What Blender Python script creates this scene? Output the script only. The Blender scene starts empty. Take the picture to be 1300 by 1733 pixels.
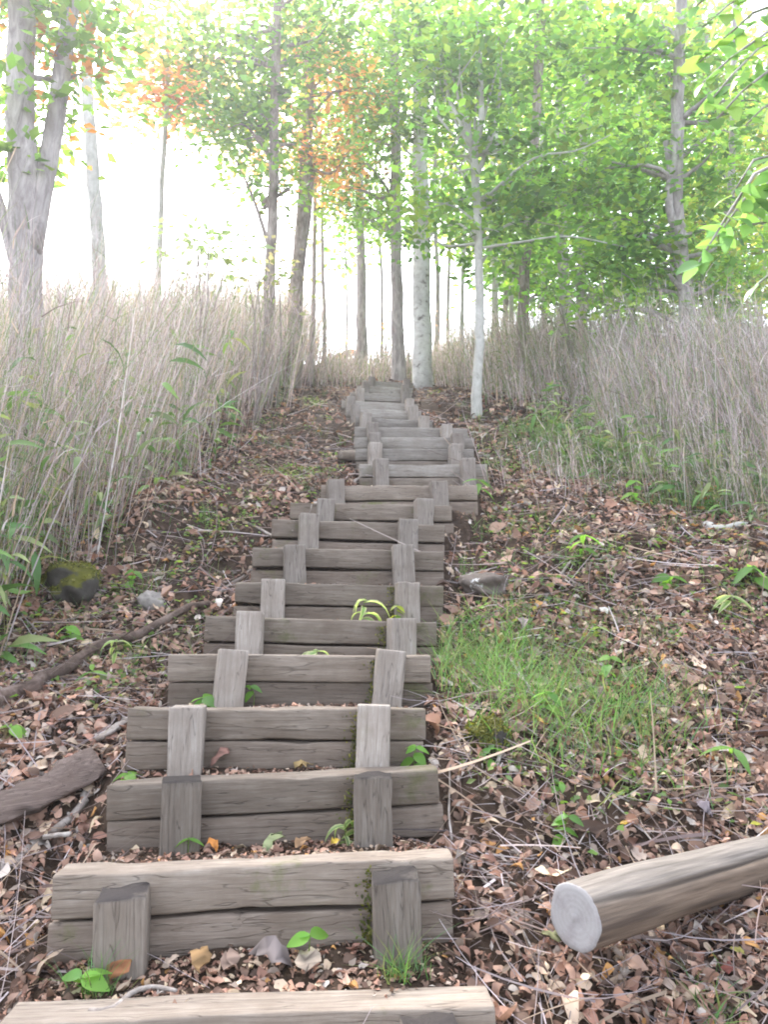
import bpy, bmesh, math, random
import numpy as np
from mathutils import Vector, noise as mnoise

SC = bpy.context.scene
COL = SC.collection
rng = np.random.default_rng(11)
random.seed(5)
R = math.radians

# ------------------------------------------------------------------ camera
F = 1300.0; CX, CY = 650.0, 866.5            # focal length and centre in photo pixels (1300 x 1733)
PITCH = math.atan((1080 - CY) / F)
cam_d = bpy.data.cameras.new("camera"); cam = bpy.data.objects.new("camera", cam_d); COL.objects.link(cam)
cam_d.sensor_fit = 'VERTICAL'; cam_d.sensor_height = 24.0; cam_d.lens = 24.0 * F / 1733.0
cam_d.clip_start = 0.05; cam_d.clip_end = 2000
cam.location = (0, 0, 0); cam.rotation_euler = (R(90) + PITCH, 0, 0)
SC.camera = cam

# ------------------------------------------------------------------ light
SUN_EL, SUN_AZ = R(52), R(-28)               # sun ahead and to the left of the stairs, behind thin cloud
w = bpy.data.worlds.new("World"); SC.world = w; w.use_nodes = True
nt = w.node_tree; nt.nodes.clear()
sky = nt.nodes.new("ShaderNodeTexSky"); sky.sky_type = 'NISHITA'; sky.sun_disc = False
sky.sun_elevation = SUN_EL; sky.sun_rotation = SUN_AZ; sky.dust_density = 3.0; sky.air_density = 1.0
hs = nt.nodes.new("ShaderNodeHueSaturation"); hs.inputs['Saturation'].default_value = 0.42
bg = nt.nodes.new("ShaderNodeBackground"); bg.inputs['Strength'].default_value = 0.15
wo = nt.nodes.new("ShaderNodeOutputWorld")
nt.links.new(sky.outputs[0], hs.inputs['Color']); nt.links.new(hs.outputs[0], bg.inputs['Color']); nt.links.new(bg.outputs[0], wo.inputs[0])
sd = bpy.data.lights.new("sun", 'SUN'); sd.energy = 1.5; sd.angle = R(11); sd.color = (1, .96, .9)
so = bpy.data.objects.new("sun", sd); COL.objects.link(so)
sdir = Vector((math.sin(SUN_AZ) * math.cos(SUN_EL), math.cos(SUN_AZ) * math.cos(SUN_EL), math.sin(SUN_EL)))
so.rotation_euler = (-sdir).to_track_quat('-Z', 'Y').to_euler()
SC.view_settings.view_transform = 'Standard'; SC.view_settings.look = 'None'
SC.view_settings.exposure = 2.7; SC.view_settings.gamma = 1
SC.render.engine = 'CYCLES'
SC.cycles.filter_width = 1.9
SC.cycles.max_bounces = 6; SC.cycles.transmission_bounces = 4; SC.cycles.diffuse_bounces = 4

# ------------------------------------------------------------------ photo pixel -> world
CP, SP = math.cos(PITCH), math.sin(PITCH)
def ray(px, py):
    u = (px - CX) / F; v = (CY - py) / F
    return np.array([u, CP - v * SP, SP + v * CP])
def P(px, py, d): return ray(px, py) * d

# ------------------------------------------------------------------ noise on arrays
_perm = np.random.default_rng(3).random((256, 256))
def vnoise(x, y):
    x = np.asarray(x, float); y = np.asarray(y, float)
    xi = np.floor(x).astype(int); yi = np.floor(y).astype(int)
    fx = x - xi; fy = y - yi
    fx = fx * fx * (3 - 2 * fx); fy = fy * fy * (3 - 2 * fy)
    g = lambda a, b: _perm[a & 255, b & 255]
    return (g(xi, yi) * (1 - fx) + g(xi + 1, yi) * fx) * (1 - fy) + (g(xi, yi + 1) * (1 - fx) + g(xi + 1, yi + 1) * fx) * fy - .5
def sstep(a, b, x):
    t = np.clip((x - a) / (b - a), 0, 1); return t * t * (3 - 2 * t)

# ------------------------------------------------------------------ the flight of steps, measured
# (depth, left end x,y, right end x,y, left post x, right post x, lean)   front top edge of each step
STEPS = [
    (1.72, -6, 1733, 838, 1702, 150, 722, 0),
    (2.11, 89, 1479, 767, 1449, 212, 666, 0),
    (2.55, 180, 1330, 741, 1300, 304, 630, .03),
    (2.84, 216, 1198, 721, 1201, 320, 634, 0),
    (3.22, 284, 1109, 729, 1108, 390, 662, .06),
    (3.66, 347, 1044, 740, 1055, 424, 675, -.01),
    (4.05, 398, 984, 751, 991, 463, 687, 0),
    (4.41, 427, 927, 751, 932, 495, 679, -.02),
    (4.86, 460, 879, 753, 889, 519, 689, 0),
    (5.22, 491, 850, 765, 855, 549, 715, .01),
    (5.62, 543, 821, 808, 821, 564, 740, -.03),
    (6.60, 608, 786, 825, 785, 640, 790, 0),
    (7.05, 601, 759, 802, 759, 632, 770, .02),
    (7.50, 599, 739, 803, 740, 630, 773, -.02),
    (8.00, 600, 722, 792, 725, 628, 755, .02),
    (8.60, 577, 705, 757, 712, 617, 717, .02),
    (9.20, 572, 690, 733, 696, 601, 699, -.02),
    (9.80, 577, 677, 726, 683, 592, 693, .02),
    (10.7, 583, 663, 709, 668, 606, 684, -.02),
    (11.5, 594, 652, 708, 657, 617, 686, .02),
    (12.3, 601, 643, 712, 648, 627, 688, 0),
]
STEPS = [s if k < 15 else (s[0], s[5] - .075 * F / s[0] - 4, s[2], s[6] + .075 * F / s[0] + 4, s[4], s[5], s[6], s[7]) for k, s in enumerate(STEPS)]
SL = np.array([P(s[1], s[2], s[0] - .03) for s in STEPS]); SR = np.array([P(s[3], s[4], s[0] + .03) for s in STEPS])
SCN = (SL + SR) / 2; SHW = np.linalg.norm(SR[:, :2] - SL[:, :2], axis=1) / 2
PY = np.concatenate([[-200, -6, 0.0], SCN[:, 1], [13.6, 15.6, 17.2, 18.6, 21, 30, 60, 200]])
PZ = np.concatenate([[-6, -4.4, -1.72], SCN[:, 2] - .17, [4.55, 5.55, 6.25, 6.45, 6.2, 4.2, 1.0, -3]])
PXc = np.concatenate([[0, 0, -.3], SCN[:, 0], [-.2, -.5, -.5, -.5, -.5, -.5, -.5, -.5]])
def ground(x, y, micro=True):
    x, y = np.broadcast_arrays(np.asarray(x, float), np.asarray(y, float))
    zb = np.interp(y, PY, PZ); xc = np.interp(y, PY, PXc); u = x - xc
    near = 1 - sstep(2.9, 4.6, y)
    zb = zb - .16 * sstep(.65, 1.5, u) * near
    zb = zb + .10 * sstep(.75, 1.7, -u) * (1 - sstep(5, 8, y)) - .05 * sstep(.55, .7, -u) * near
    far = sstep(14, 22, y)
    zb = zb - .10 * np.clip(np.abs(u) - 5, 0, 30) * (1 - far)
    amp = sstep(.5, .85, np.abs(u)) * .7 + .3
    n = vnoise(x * 1.3 + 7, y * 1.3) * .16 + vnoise(x * 3.7, y * 3.7 + 5) * .07 + vnoise(x * 11, y * 11) * .03
    z = zb + n * amp
    # cut stairs into the slope
    i = np.clip(np.searchsorted(SCN[:, 1], y) - 1, -1, len(STEPS) - 1)
    for di in (0,):
        pass
    hw = np.interp(y, SCN[:, 1], SHW); zt = np.full(x.shape, -9e9)
    top = np.full(x.shape, np.nan)
    for k in range(len(STEPS)):
        t = (x - SL[k, 0]) / (SR[k, 0] - SL[k, 0]); tc = np.clip(t, 0, 1)
        yf = SL[k, 1] + (SR[k, 1] - SL[k, 1]) * tc; z0 = SL[k, 2] + (SR[k, 2] - SL[k, 2]) * tc
        if k + 1 < len(STEPS):
            t2 = np.clip((x - SL[k + 1, 0]) / (SR[k + 1, 0] - SL[k + 1, 0]), 0, 1)
            yn = SL[k + 1, 1] + (SR[k + 1, 1] - SL[k + 1, 1]) * t2; zn = SL[k + 1, 2] + (SR[k + 1, 2] - SL[k + 1, 2]) * t2
        else:
            yn = yf + 1.2; zn = z0 + .6
        a = np.clip((y - yf) / np.maximum(yn - yf, .05), 0, 1)
        zz = z0 - .02 + a * np.maximum(zn - .215 - (z0 - .02), -.03)
        m = y > yf + .055
        top = np.where(m, zz, top)
    edge = 1 - sstep(hw - .06, hw + .05, np.abs(u))
    edge = np.where((y > SCN[0, 1]) & (y < SCN[-1, 1] + .6), edge, 0)
    sm = vnoise(x * 9, y * 9 + 3) * .022
    z = np.where(np.isnan(top), z, z * (1 - edge) + (top + sm) * edge)
    dip = np.exp(-((np.abs(u) - hw - .12) / .13) ** 2) * .07 * ((y > 1.5) & (y < 6))
    return z - dip
def g1(x, y): return float(ground(np.array([x]), np.array([y]))[0])
def hits(pts):
    out = []
    t = np.concatenate([np.arange(1.0, 8, .012), np.arange(8, 24, .05)])
    for px, py in pts:
        r = ray(px, py); q = r[None] * t[:, None]
        dz = q[:, 2] - ground(q[:, 0], q[:, 1])
        k = np.argmax(dz < 0)
        out.append(q[k] if dz[k] < 0 else q[-1])
    return np.array(out)
def hit(px, py): return hits([(px, py)])[0]
def gnormal(x, y, e=.05):
    dx = (ground(x + e, y) - ground(x - e, y)) / (2 * e); dy = (ground(x, y + e) - ground(x, y - e)) / (2 * e)
    n = np.stack([-np.clip(dx, -1.2, 1.2), -np.clip(dy, -1.2, 1.2), np.ones_like(dx)], -1)
    return n / np.linalg.norm(n, axis=1, keepdims=True)

# ------------------------------------------------------------------ mesh helpers
def mesh_np(name, verts, faces, mat, col=None, smooth=True):
    """faces: list of (M,k) int arrays"""
    me = bpy.data.meshes.new(name)
    verts = np.asarray(verts, np.float32).reshape(-1, 3)
    if not isinstance(faces, (list, tuple)): faces = [faces]
    loops = np.concatenate([np.asarray(f).ravel() for f in faces]).astype(np.int32)
    tot = np.concatenate([np.full(len(f), f.shape[1]) for f in faces]).astype(np.int32)
    start = np.concatenate([[0], np.cumsum(tot)[:-1]]).astype(np.int32)
    me.vertices.add(len(verts)); me.vertices.foreach_set("co", verts.ravel())
    me.loops.add(len(loops)); me.loops.foreach_set("vertex_index", loops)
    me.polygons.add(len(tot)); me.polygons.foreach_set("loop_start", start); me.polygons.foreach_set("loop_total", tot)
    if smooth: me.polygons.foreach_set("use_smooth", np.ones(len(tot), bool))
    me.update(calc_edges=True)
    if col is not None:
        ca = me.color_attributes.new("Col", 'FLOAT_COLOR', 'POINT')
        c4 = np.ones((len(verts), 4), np.float32); c4[:, :3] = col
        ca.data.foreach_set("color", c4.ravel())
    if mat: me.materials.append(mat)
    return me
def link(name, me, parent=None, loc=None):
    o = bpy.data.objects.new(name, me); COL.objects.link(o)
    if loc is not None: o.location = [float(v) for v in loc]
    if parent: o.parent = parent
    return o
def empty(name, loc): 
    o = bpy.data.objects.new(name, None); COL.objects.link(o); o.location = [float(v) for v in loc]; o.empty_display_size = .1
    return o
def tag(o, label=None, cat=None, group=None, kind=None):
    if label: o['label'] = label
    if cat: o['category'] = cat
    if group: o['group'] = group
    if kind: o['kind'] = kind
    return o
class MB:
    def __init__(s): s.v = []; s.f = {}; s.c = []; s.n = 0
    def add(s, v, faces, c=None):
        v = np.asarray(v, float).reshape(-1, 3)
        if not isinstance(faces, (list, tuple)): faces = [faces]
        for f in faces: s.f.setdefault(f.shape[1], []).append(np.asarray(f) + s.n)
        s.v.append(v); s.n += len(v)
        if c is not None:
            c = np.asarray(c, float)
            s.c.append(np.broadcast_to(c, (len(v), 3)))
    def mesh(s, name, mat, smooth=True, origin=(0, 0, 0)):
        v = np.concatenate(s.v) - np.asarray(origin)
        return mesh_np(name, v, [np.concatenate(f) for f in s.f.values()], mat, np.concatenate(s.c) if s.c else None, smooth)
def resample(pts, n):
    pts = np.asarray(pts, float)
    if len(pts) < 3: 
        t = np.linspace(0, 1, n)[:, None]; return pts[0] * (1 - t) + pts[-1] * t
    d = np.concatenate([[0], np.cumsum(np.linalg.norm(np.diff(pts, axis=0), axis=1))])
    # Catmull-Rom through the points
    ext = np.vstack([2 * pts[0] - pts[1], pts, 2 * pts[-1] - pts[-2]])
    out = []
    for q in np.linspace(0, d[-1], n):
        k = min(max(np.searchsorted(d, q) - 1, 0), len(pts) - 2)
        t = (q - d[k]) / max(d[k + 1] - d[k], 1e-9)
        p0, p1, p2, p3 = ext[k:k + 4]
        out.append(.5 * ((2 * p1) + (-p0 + p2) * t + (2 * p0 - 5 * p1 + 4 * p2 - p3) * t * t + (-p0 + 3 * p1 - 3 * p2 + p3) * t ** 3))
    return np.array(out)
def tube(pts, rad, seg=8, wob=.0, cap=True, seed=0):
    pts = np.asarray(pts, float); n = len(pts); rad = np.broadcast_to(rad, (n,)) if np.ndim(rad) == 0 else np.asarray(rad)
    tan = np.gradient(pts, axis=0); tan /= np.linalg.norm(tan, axis=1, keepdims=True) + 1e-12
    ref = np.array([0, 1, 0.]) if abs(tan[0][2]) > .7 else np.array([0, 0, 1.])
    a = np.cross(tan, ref); a /= np.linalg.norm(a, axis=1, keepdims=True) + 1e-12
    b = np.cross(tan, a)
    th = np.linspace(0, 2 * math.pi, seg, endpoint=False)
    rr = rad[:, None] * np.ones(seg)[None]
    if wob:
        s = np.arange(n)[:, None]
        rr = rr * (1 + wob * 2 * vnoise(np.cos(th)[None] * 1.6 + seed * 3.1 + 20, np.sin(th)[None] * 1.6 + s * .35 + seed))
    v = pts[:, None] + rr[..., None] * (np.cos(th)[None, :, None] * a[:, None] + np.sin(th)[None, :, None] * b[:, None])
    v = v.reshape(-1, 3)
    i = np.arange(n - 1)[:, None] * seg; j = np.arange(seg)[None]; k = (j + 1) % seg
    q = np.stack([i + j, i + k, i + seg + k, i + seg + j], -1).reshape(-1, 4)
    faces = [q]
    if cap:
        v = np.vstack([v, pts[0], pts[-1]]); c0, c1 = len(v) - 2, len(v) - 1
        jj = np.arange(seg); kk = (jj + 1) % seg
        faces.append(np.vstack([np.stack([kk, jj, np.full(seg, c0)], 1), np.stack([(n - 1) * seg + jj, (n - 1) * seg + kk, np.full(seg, c1)], 1)]))
    return v, faces
def norm(a): return a / (np.linalg.norm(a, axis=-1, keepdims=True) + 1e-12)
def basis(nrm, head):
    """columns: x along leaf, y across, z normal"""
    x = norm(head - nrm * (head * nrm).sum(-1, keepdims=True)); y = np.cross(nrm, x)
    return np.stack([x, y, nrm], -1)
def scatter(T, Fc, pos, rot, sc, col=None):
    """T (k,3) template or (N,k,3); returns verts, faces list, colours"""
    N = len(pos); T = np.broadcast_to(T, (N,) + T.shape[-2:])
    v = np.einsum('nij,nkj->nki', rot, T * sc[:, None, None] if np.ndim(sc) == 1 else T * sc[:, None, :]) + pos[:, None]
    k = T.shape[1]; off = (np.arange(N) * k)[:, None, None]
    fs = [(f[None] + off).reshape(-1, f.shape[1]) for f in Fc]
    c = np.repeat(col, k, axis=0) if col is not None else None
    return v.reshape(-1, 3), fs, c
# leaf templates (unit length along x)
KITE = np.array([[0, 0, 0], [.42, .3, .06], [1, 0, -.05], [.42, -.3, .06]]); KITE_F = [np.array([[0, 2, 1], [0, 3, 2]])]
def leaf_template(wid=.32, fold=.1, curl=.2, n=5, point=1.0):
    xs = np.linspace(0, 1, n); v = []
    for x in xs:
        w_ = wid * (math.sin(math.pi * min(1, x ** .8 * .97 + .015)) ** .8) * (1 - .25 * x * point)
        z = -curl * (x - .4) ** 2
        v += [(x, w_, z + fold * w_ / wid), (x, 0, z), (x, -w_, z + fold * w_ / wid)]
    f = []
    for i in range(n - 1):
        a = i * 3
        f += [(a, a + 1, a + 4, a + 3), (a + 1, a + 2, a + 5, a + 4)]
    return np.array(v), [np.array(f)]
LEAF, LEAF_F = leaf_template()

# ------------------------------------------------------------------ materials
def mat(name):
    m = bpy.data.materials.new(name); m.use_nodes = True; n = m.node_tree; n.nodes.clear()
    out = n.nodes.new("ShaderNodeOutputMaterial"); return m, n, out
def N(n, t, **kw):
    x = n.nodes.new(t)
    for k, v in kw.items():
        if k in x.inputs: x.inputs[k].default_value = v
        else: setattr(x, k, v)
    return x
def ramp(n, stops, fac=None):
    r = n.nodes.new("ShaderNodeValToRGB"); e = r.color_ramp.elements
    while len(e) < len(stops): e.new(.5)
    for q, (p, c) in zip(e, stops): q.position = p; q.color = (*c, 1)
    if fac is not None: n.links.new(fac, r.inputs[0])
    return r
def mixc(n, fac, a, b, bt='MIX'):
    m = n.nodes.new("ShaderNodeMix"); m.data_type = 'RGBA'; m.blend_type = bt
    for sock, val in ((m.inputs[0], fac), (m.inputs[6], a), (m.inputs[7], b)):
        if hasattr(val, 'links'): n.links.new(val, sock)
        else: sock.default_value = val if not isinstance(val, tuple) else (*val, 1)
    return m.outputs[2]
def coords(n, scale, kind='Object'):
    tc = n.nodes.new("ShaderNodeTexCoord"); mp = n.nodes.new("ShaderNodeMapping")
    mp.inputs['Scale'].default_value = scale; n.links.new(tc.outputs[kind], mp.inputs[0]); return mp.outputs[0]
def noise_t(n, vec, scale, detail=5, rough=.6, dist=0):
    x = N(n, "ShaderNodeTexNoise", Scale=scale, Detail=detail, Roughness=rough, Distortion=dist); n.links.new(vec, x.inputs['Vector']); return x.outputs['Fac']
def principled(n, out, colour, rough=.85, bump=None, bstr=.3, bdist=.01, spec=.25):
    p = N(n, "ShaderNodeBsdfPrincipled", Roughness=rough); p.inputs['Specular IOR Level'].default_value = spec
    if hasattr(colour, 'links'): n.links.new(colour, p.inputs['Base Color'])
    else: p.inputs['Base Color'].default_value = (*colour, 1)
    if bump is not None:
        b = N(n, "ShaderNodeBump", Strength=bstr, Distance=bdist); n.links.new(bump, b.inputs['Height']); n.links.new(b.outputs[0], p.inputs['Normal'])
    n.links.new(p.outputs[0], out.inputs[0]); return p
def leaf_mat(name, trans=.5, gain=1.6, rough=.5, spec=.3, tint=(1.1, 1, .6)):
    m, n, out = mat(name)
    a = N(n, "ShaderNodeAttribute", attribute_name="Col")
    d = N(n, "ShaderNodeBsdfPrincipled", Roughness=rough); d.inputs['Specular IOR Level'].default_value = spec
    n.links.new(a.outputs['Color'], d.inputs['Base Color'])
    t = N(n, "ShaderNodeBsdfTranslucent")
    g = mixc(n, 1.0, a.outputs['Color'], tuple(gain * q for q in tint), 'MULTIPLY'); n.links.new(g, t.inputs[0])
    mx = N(n, "ShaderNodeMixShader"); mx.inputs[0].default_value = trans
    n.links.new(d.outputs[0], mx.inputs[1]); n.links.new(t.outputs[0], mx.inputs[2]); n.links.new(mx.outputs[0], out.inputs[0])
    return m
M = {}
M['leaf'] = leaf_mat('green_leaf', .58, 1.85, .45, .35, (1.05, 1, .58))
M['near_leaf'] = leaf_mat('near_green_leaf', .45, 1.15, .4, .35, (1.05, 1, .75))
M['blade'] = leaf_mat('green_blade', .4, 1.3)
M['litter'] = leaf_mat('dead_leaf', .12, 1.2, .75, .25, (1.05, 1, .9))
M['straw'] = leaf_mat('dry_straw', .35, 1.15, .7, .2, (1.03, 1, .97))
def wood_mat(name, axis, base, dark, light, mossy=.0, rot=0):
    m, n, out = mat(name)
    oi = n.nodes.new("ShaderNodeObjectInfo")
    tc = n.nodes.new("ShaderNodeTexCoord")
    ad = n.nodes.new("ShaderNodeVectorMath"); ad.operation = 'ADD'
    sc_ = n.nodes.new("ShaderNodeVectorMath"); sc_.operation = 'SCALE'; sc_.inputs[0].default_value = (17, 9, 13)
    n.links.new(oi.outputs['Random'], sc_.inputs['Scale']); n.links.new(tc.outputs['Object'], ad.inputs[0]); n.links.new(sc_.outputs[0], ad.inputs[1])
    def mp(s):
        q = n.nodes.new("ShaderNodeMapping"); q.inputs['Scale'].default_value = s; n.links.new(ad.outputs[0], q.inputs[0]); return q.outputs[0]
    st = {'x': (1.6, 26, 26), 'z': (26, 26, 1.6)}[axis]; st2 = {'x': (.7, 9, 9), 'z': (9, 9, .7)}[axis]
    fine = noise_t(n, mp(st), 4.5, 8, .7, .4); mid = noise_t(n, mp(st2), 2.2, 4, .6, .8)
    blot = noise_t(n, mp((1, 1, 1)), 5.5, 5, .65)
    mixm = lambda a, b, t: tuple(x * (1 - t) + y * t for x, y in zip(a, b))
    c = ramp(n, [(.3, mixm(base, dark, .55)), (.5, base), (.74, mixm(base, light, .6))], fine).outputs[0]
    c = mixc(n, ramp(n, [(.38, (.0,) * 3), (.62, (1,) * 3)], mid).outputs[0], mixc(n, .4, c, dark), c)
    c = mixc(n, ramp(n, [(.42, (.0,) * 3), (.7, (.75,) * 3)], blot).outputs[0], c, tuple(v * .62 for v in (base[0], base[1] * .93, base[2] * .88)))
    # narrow drying cracks along the grain
    cr = noise_t(n, mp({'x': (.9, 12, 12), 'z': (12, 12, .9)}[axis]), 3.2, 2, .5, .3)
    crk = ramp(n, [(.485, (0,) * 3), (.5, (1,) * 3), (.515, (0,) * 3)], cr).outputs[0]
    crf = n.nodes.new("ShaderNodeMath"); crf.operation = 'MULTIPLY'; crf.inputs[1].default_value = .45; n.links.new(crk, crf.inputs[0])
    c = mixc(n, crf.outputs[0], c, (.045, .035, .03))
    if mossy:
        ms = noise_t(n, mp((1, 1, 1)), 3.1, 6, .7)
        mf = ramp(n, [(.6, (0,) * 3), (.72, (mossy,) * 3)], ms).outputs[0]
        c = mixc(n, mf, c, (.10, .12, .025))
    if rot:                                                    # black rot on the sawn top
        sz = n.nodes.new("ShaderNodeSeparateXYZ"); n.links.new(tc.outputs['Object'], sz.inputs[0])
        wz = n.nodes.new("ShaderNodeMath"); wz.operation = 'MULTIPLY_ADD'; wz.inputs[1].default_value = .06; n.links.new(blot, wz.inputs[0]); n.links.new(sz.outputs[2], wz.inputs[2])
        ra = N(n, "ShaderNodeAttribute", attribute_name="Col"); mu = n.nodes.new("ShaderNodeMath"); mu.operation = 'MULTIPLY'
        n.links.new(ra.outputs['Fac'], mu.inputs[0]); n.links.new(ramp(n, [(.34, (.6,) * 3), (.46, (rot,) * 3)], blot).outputs[0], mu.inputs[1])
        c = mixc(n, mu.outputs[0], c, (.045, .038, .036))
    vr = n.nodes.new("ShaderNodeHueSaturation"); n.links.new(c, vr.inputs['Color'])
    mr = N(n, "ShaderNodeMapRange"); mr.inputs[3].default_value = .74; mr.inputs[4].default_value = 1.2
    n.links.new(oi.outputs['Random'], mr.inputs[0]); n.links.new(mr.outputs[0], vr.inputs['Value'])
    h = n.nodes.new("ShaderNodeMath"); h.operation = 'SUBTRACT'; n.links.new(fine, h.inputs[0]); n.links.new(crk, h.inputs[1])
    principled(n, out, vr.outputs[0], .85, h.outputs[0], .55, .006, .2)
    return m
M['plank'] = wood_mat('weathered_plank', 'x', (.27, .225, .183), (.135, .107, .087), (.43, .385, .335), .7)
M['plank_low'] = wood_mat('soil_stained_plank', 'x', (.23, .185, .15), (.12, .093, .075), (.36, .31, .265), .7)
M['plank_grey'] = wood_mat('glare_pale_plank', 'x', (.34, .31, .275), (.18, .155, .13), (.50, .475, .44), .3)  # upper flight planks: sun glare put into a paler, greyer wood colour
M['post'] = wood_mat('weathered_post', 'z', (.335, .295, .26), (.185, .155, .13), (.52, .49, .455), .2)
M['slab'] = wood_mat('rotten_slab_wood', 'x', (.14, .105, .09), (.05, .036, .03), (.27, .22, .195), .5)
M['post_rot'] = wood_mat('rotten_topped_post', 'z', (.25, .213, .178), (.12, .098, .082), (.40, .365, .325), .3, 1.0)
M['log'] = wood_mat('debarked_log_wood', 'x', (.33, .255, .195), (.15, .105, .08), (.46, .42, .39))
def bark_mat(name, stops, scale, bstr=.6, stretch=.25):
    m, n, out = mat(name)
    v = coords(n, (1, 1, stretch)); a = noise_t(n, v, scale, 7, .68, .6); b = noise_t(n, coords(n, (1, 1, .6)), scale * .22, 3, .6)
    c = ramp(n, stops, a).outputs[0]
    c = mixc(n, ramp(n, [(.4, (0,) * 3), (.65, (.6,) * 3)], b).outputs[0], c, stops[0][1])
    principled(n, out, c, .9, a, bstr, .03, .15); return m
M['bark'] = bark_mat('rough_grey_bark', [(.33, (.24, .215, .21)), (.52, (.47, .43, .42)), (.7, (.64, .60, .59))], 16)
M['bark_brown'] = bark_mat('rough_brown_bark', [(.33, (.15, .12, .105)), (.52, (.38, .325, .29)), (.7, (.55, .49, .455))], 18)
M['bark_pale'] = bark_mat('smooth_pale_bark', [(.3, (.32, .31, .28)), (.5, (.54, .53, .49)), (.7, (.70, .69, .66))], 9, .25, .6)
M['bark_birch'] = bark_mat('white_birch_bark', [(.36, (.2, .18, .17)), (.43, (.66, .645, .63)), (.7, (.86, .855, .85))], 9, .4, 1.3)
M['twig'] = bark_mat('dead_twig_bark', [(.3, (.15, .12, .10)), (.5, (.33, .29, .26)), (.7, (.5, .47, .44))], 20, .3, 1)
M['dark_wood'] = bark_mat('rotten_bark', [(.3, (.05, .035, .028)), (.5, (.16, .115, .095)), (.7, (.28, .22, .19))], 14, .8, 1)
def soil_mat():
    m, n, out = mat('forest_soil')
    v = coords(n, (1, 1, 1)); a = noise_t(n, v, 2.2, 8, .65); f = noise_t(n, v, 30, 6, .7)
    vo = N(n, "ShaderNodeTexVoronoi", Scale=28.0); n.links.new(v, vo.inputs['Vector'])
    hs_ = ramp(n, [(0, (.03, .020, .014)), (.35, (.068, .045, .032)), (.7, (.105, .073, .053)), (1, (.045, .031, .022))], vo.outputs['Color'])
    c = ramp(n, [(.35, (.015, .010, .007)), (.55, (.042, .028, .019)), (.75, (.08, .056, .041))], f).outputs[0]
    c = mixc(n, ramp(n, [(.4, (.1,) * 3), (.6, (.7,) * 3)], a).outputs[0], c, hs_.outputs[0])
    principled(n, out, c, .95, f, .8, .02, .1); return m
M['soil'] = soil_mat()
def rock_mat(name, base, moss, lichen):
    m, n, out = mat(name)
    v = coords(n, (1, 1, 1)); a = noise_t(n, v, 9, 7, .65); b = noise_t(n, v, 5, 5, .6); l = noise_t(n, v, 7, 6, .7)
    c = ramp(n, [(.3, tuple(x * .45 for x in base)), (.6, base), (.8, tuple(min(1, x * 1.5) for x in base))], a).outputs[0]
    c = mixc(n, ramp(n, [(.62 - lichen, (0,) * 3), (.66 - lichen, (.9,) * 3)], l).outputs[0], c, (.62, .62, .60))
    geo = n.nodes.new("ShaderNodeNewGeometry"); sx = n.nodes.new("ShaderNodeSeparateXYZ"); n.links.new(geo.outputs['Normal'], sx.inputs[0])
    mm = n.nodes.new("ShaderNodeMath"); mm.operation = 'MULTIPLY'; n.links.new(b, mm.inputs[0])
    mr = N(n, "ShaderNodeMapRange"); mr.inputs[1].default_value = -.4; mr.inputs[2].default_value = .7; n.links.new(sx.outputs[2], mr.inputs[0]); n.links.new(mr.outputs[0], mm.inputs[1])
    c = mixc(n, ramp(n, [(.52 - moss, (0,) * 3), (.6 - moss, (.95,) * 3)], mm.outputs[0]).outputs[0], c, mixc(n, a, (.05, .06, .012), (.17, .16, .03)))
    principled(n, out, c, .9, a, .6, .02, .2); return m
M['rock_moss'] = rock_mat('mossy_rock', (.075, .068, .06), .3, -.2)
M['rock_lichen'] = rock_mat('lichen_rock', (.17, .14, .12), .0, .035)
M['rock_pale'] = rock_mat('pale_rock', (.30, .275, .25), .05, .0)
def cut_mat():
    m, n, out = mat('cut_log_end')
    v = coords(n, (1, 1, 1)); wv = N(n, "ShaderNodeTexWave", Scale=9.0, Distortion=2.0, Detail=3.0); wv.wave_type = 'RINGS'; wv.rings_direction = 'X'
    n.links.new(v, wv.inputs['Vector']); wv.inputs['Scale'].default_value = 24; a = noise_t(n, v, 22, 6, .7)
    c = ramp(n, [(0, (.33, .315, .31)), (1, (.35, .335, .33))], wv.outputs['Fac']).outputs[0]
    c = mixc(n, ramp(n, [(.45, (0,) * 3), (.75, (.7,) * 3)], a).outputs[0], c, (.22, .19, .19))
    principled(n, out, c, .9, a, .4, .004, .1); return m
M['cut'] = cut_mat()

# ------------------------------------------------------------------ the slope
xs = np.concatenate([-np.geomspace(90, 5, 22), np.arange(-4.6, -2, .09), np.arange(-2, 2.2, .033), np.arange(2.2, 4.8, .09), np.geomspace(5, 90, 22)])
ys = np.concatenate([np.linspace(-40, .4, 14), np.arange(.6, 6, .026), np.arange(6, 13.4, .045), np.arange(13.5, 24, .3), np.geomspace(25, 190, 16)])
X, Y = np.meshgrid(xs, ys); Z = ground(X, Y)
nx, ny = len(xs), len(ys)
ii = (np.arange(ny - 1)[:, None] * nx + np.arange(nx - 1)[None]).ravel()
gm = mesh_np('ground', np.stack([X, Y, Z], -1), np.stack([ii, ii + 1, ii + nx + 1, ii + nx], 1), M['soil'])
tag(link('ground', gm), 'leaf strewn brown hillside the timber stairs climb', None, None, 'structure')

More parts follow.
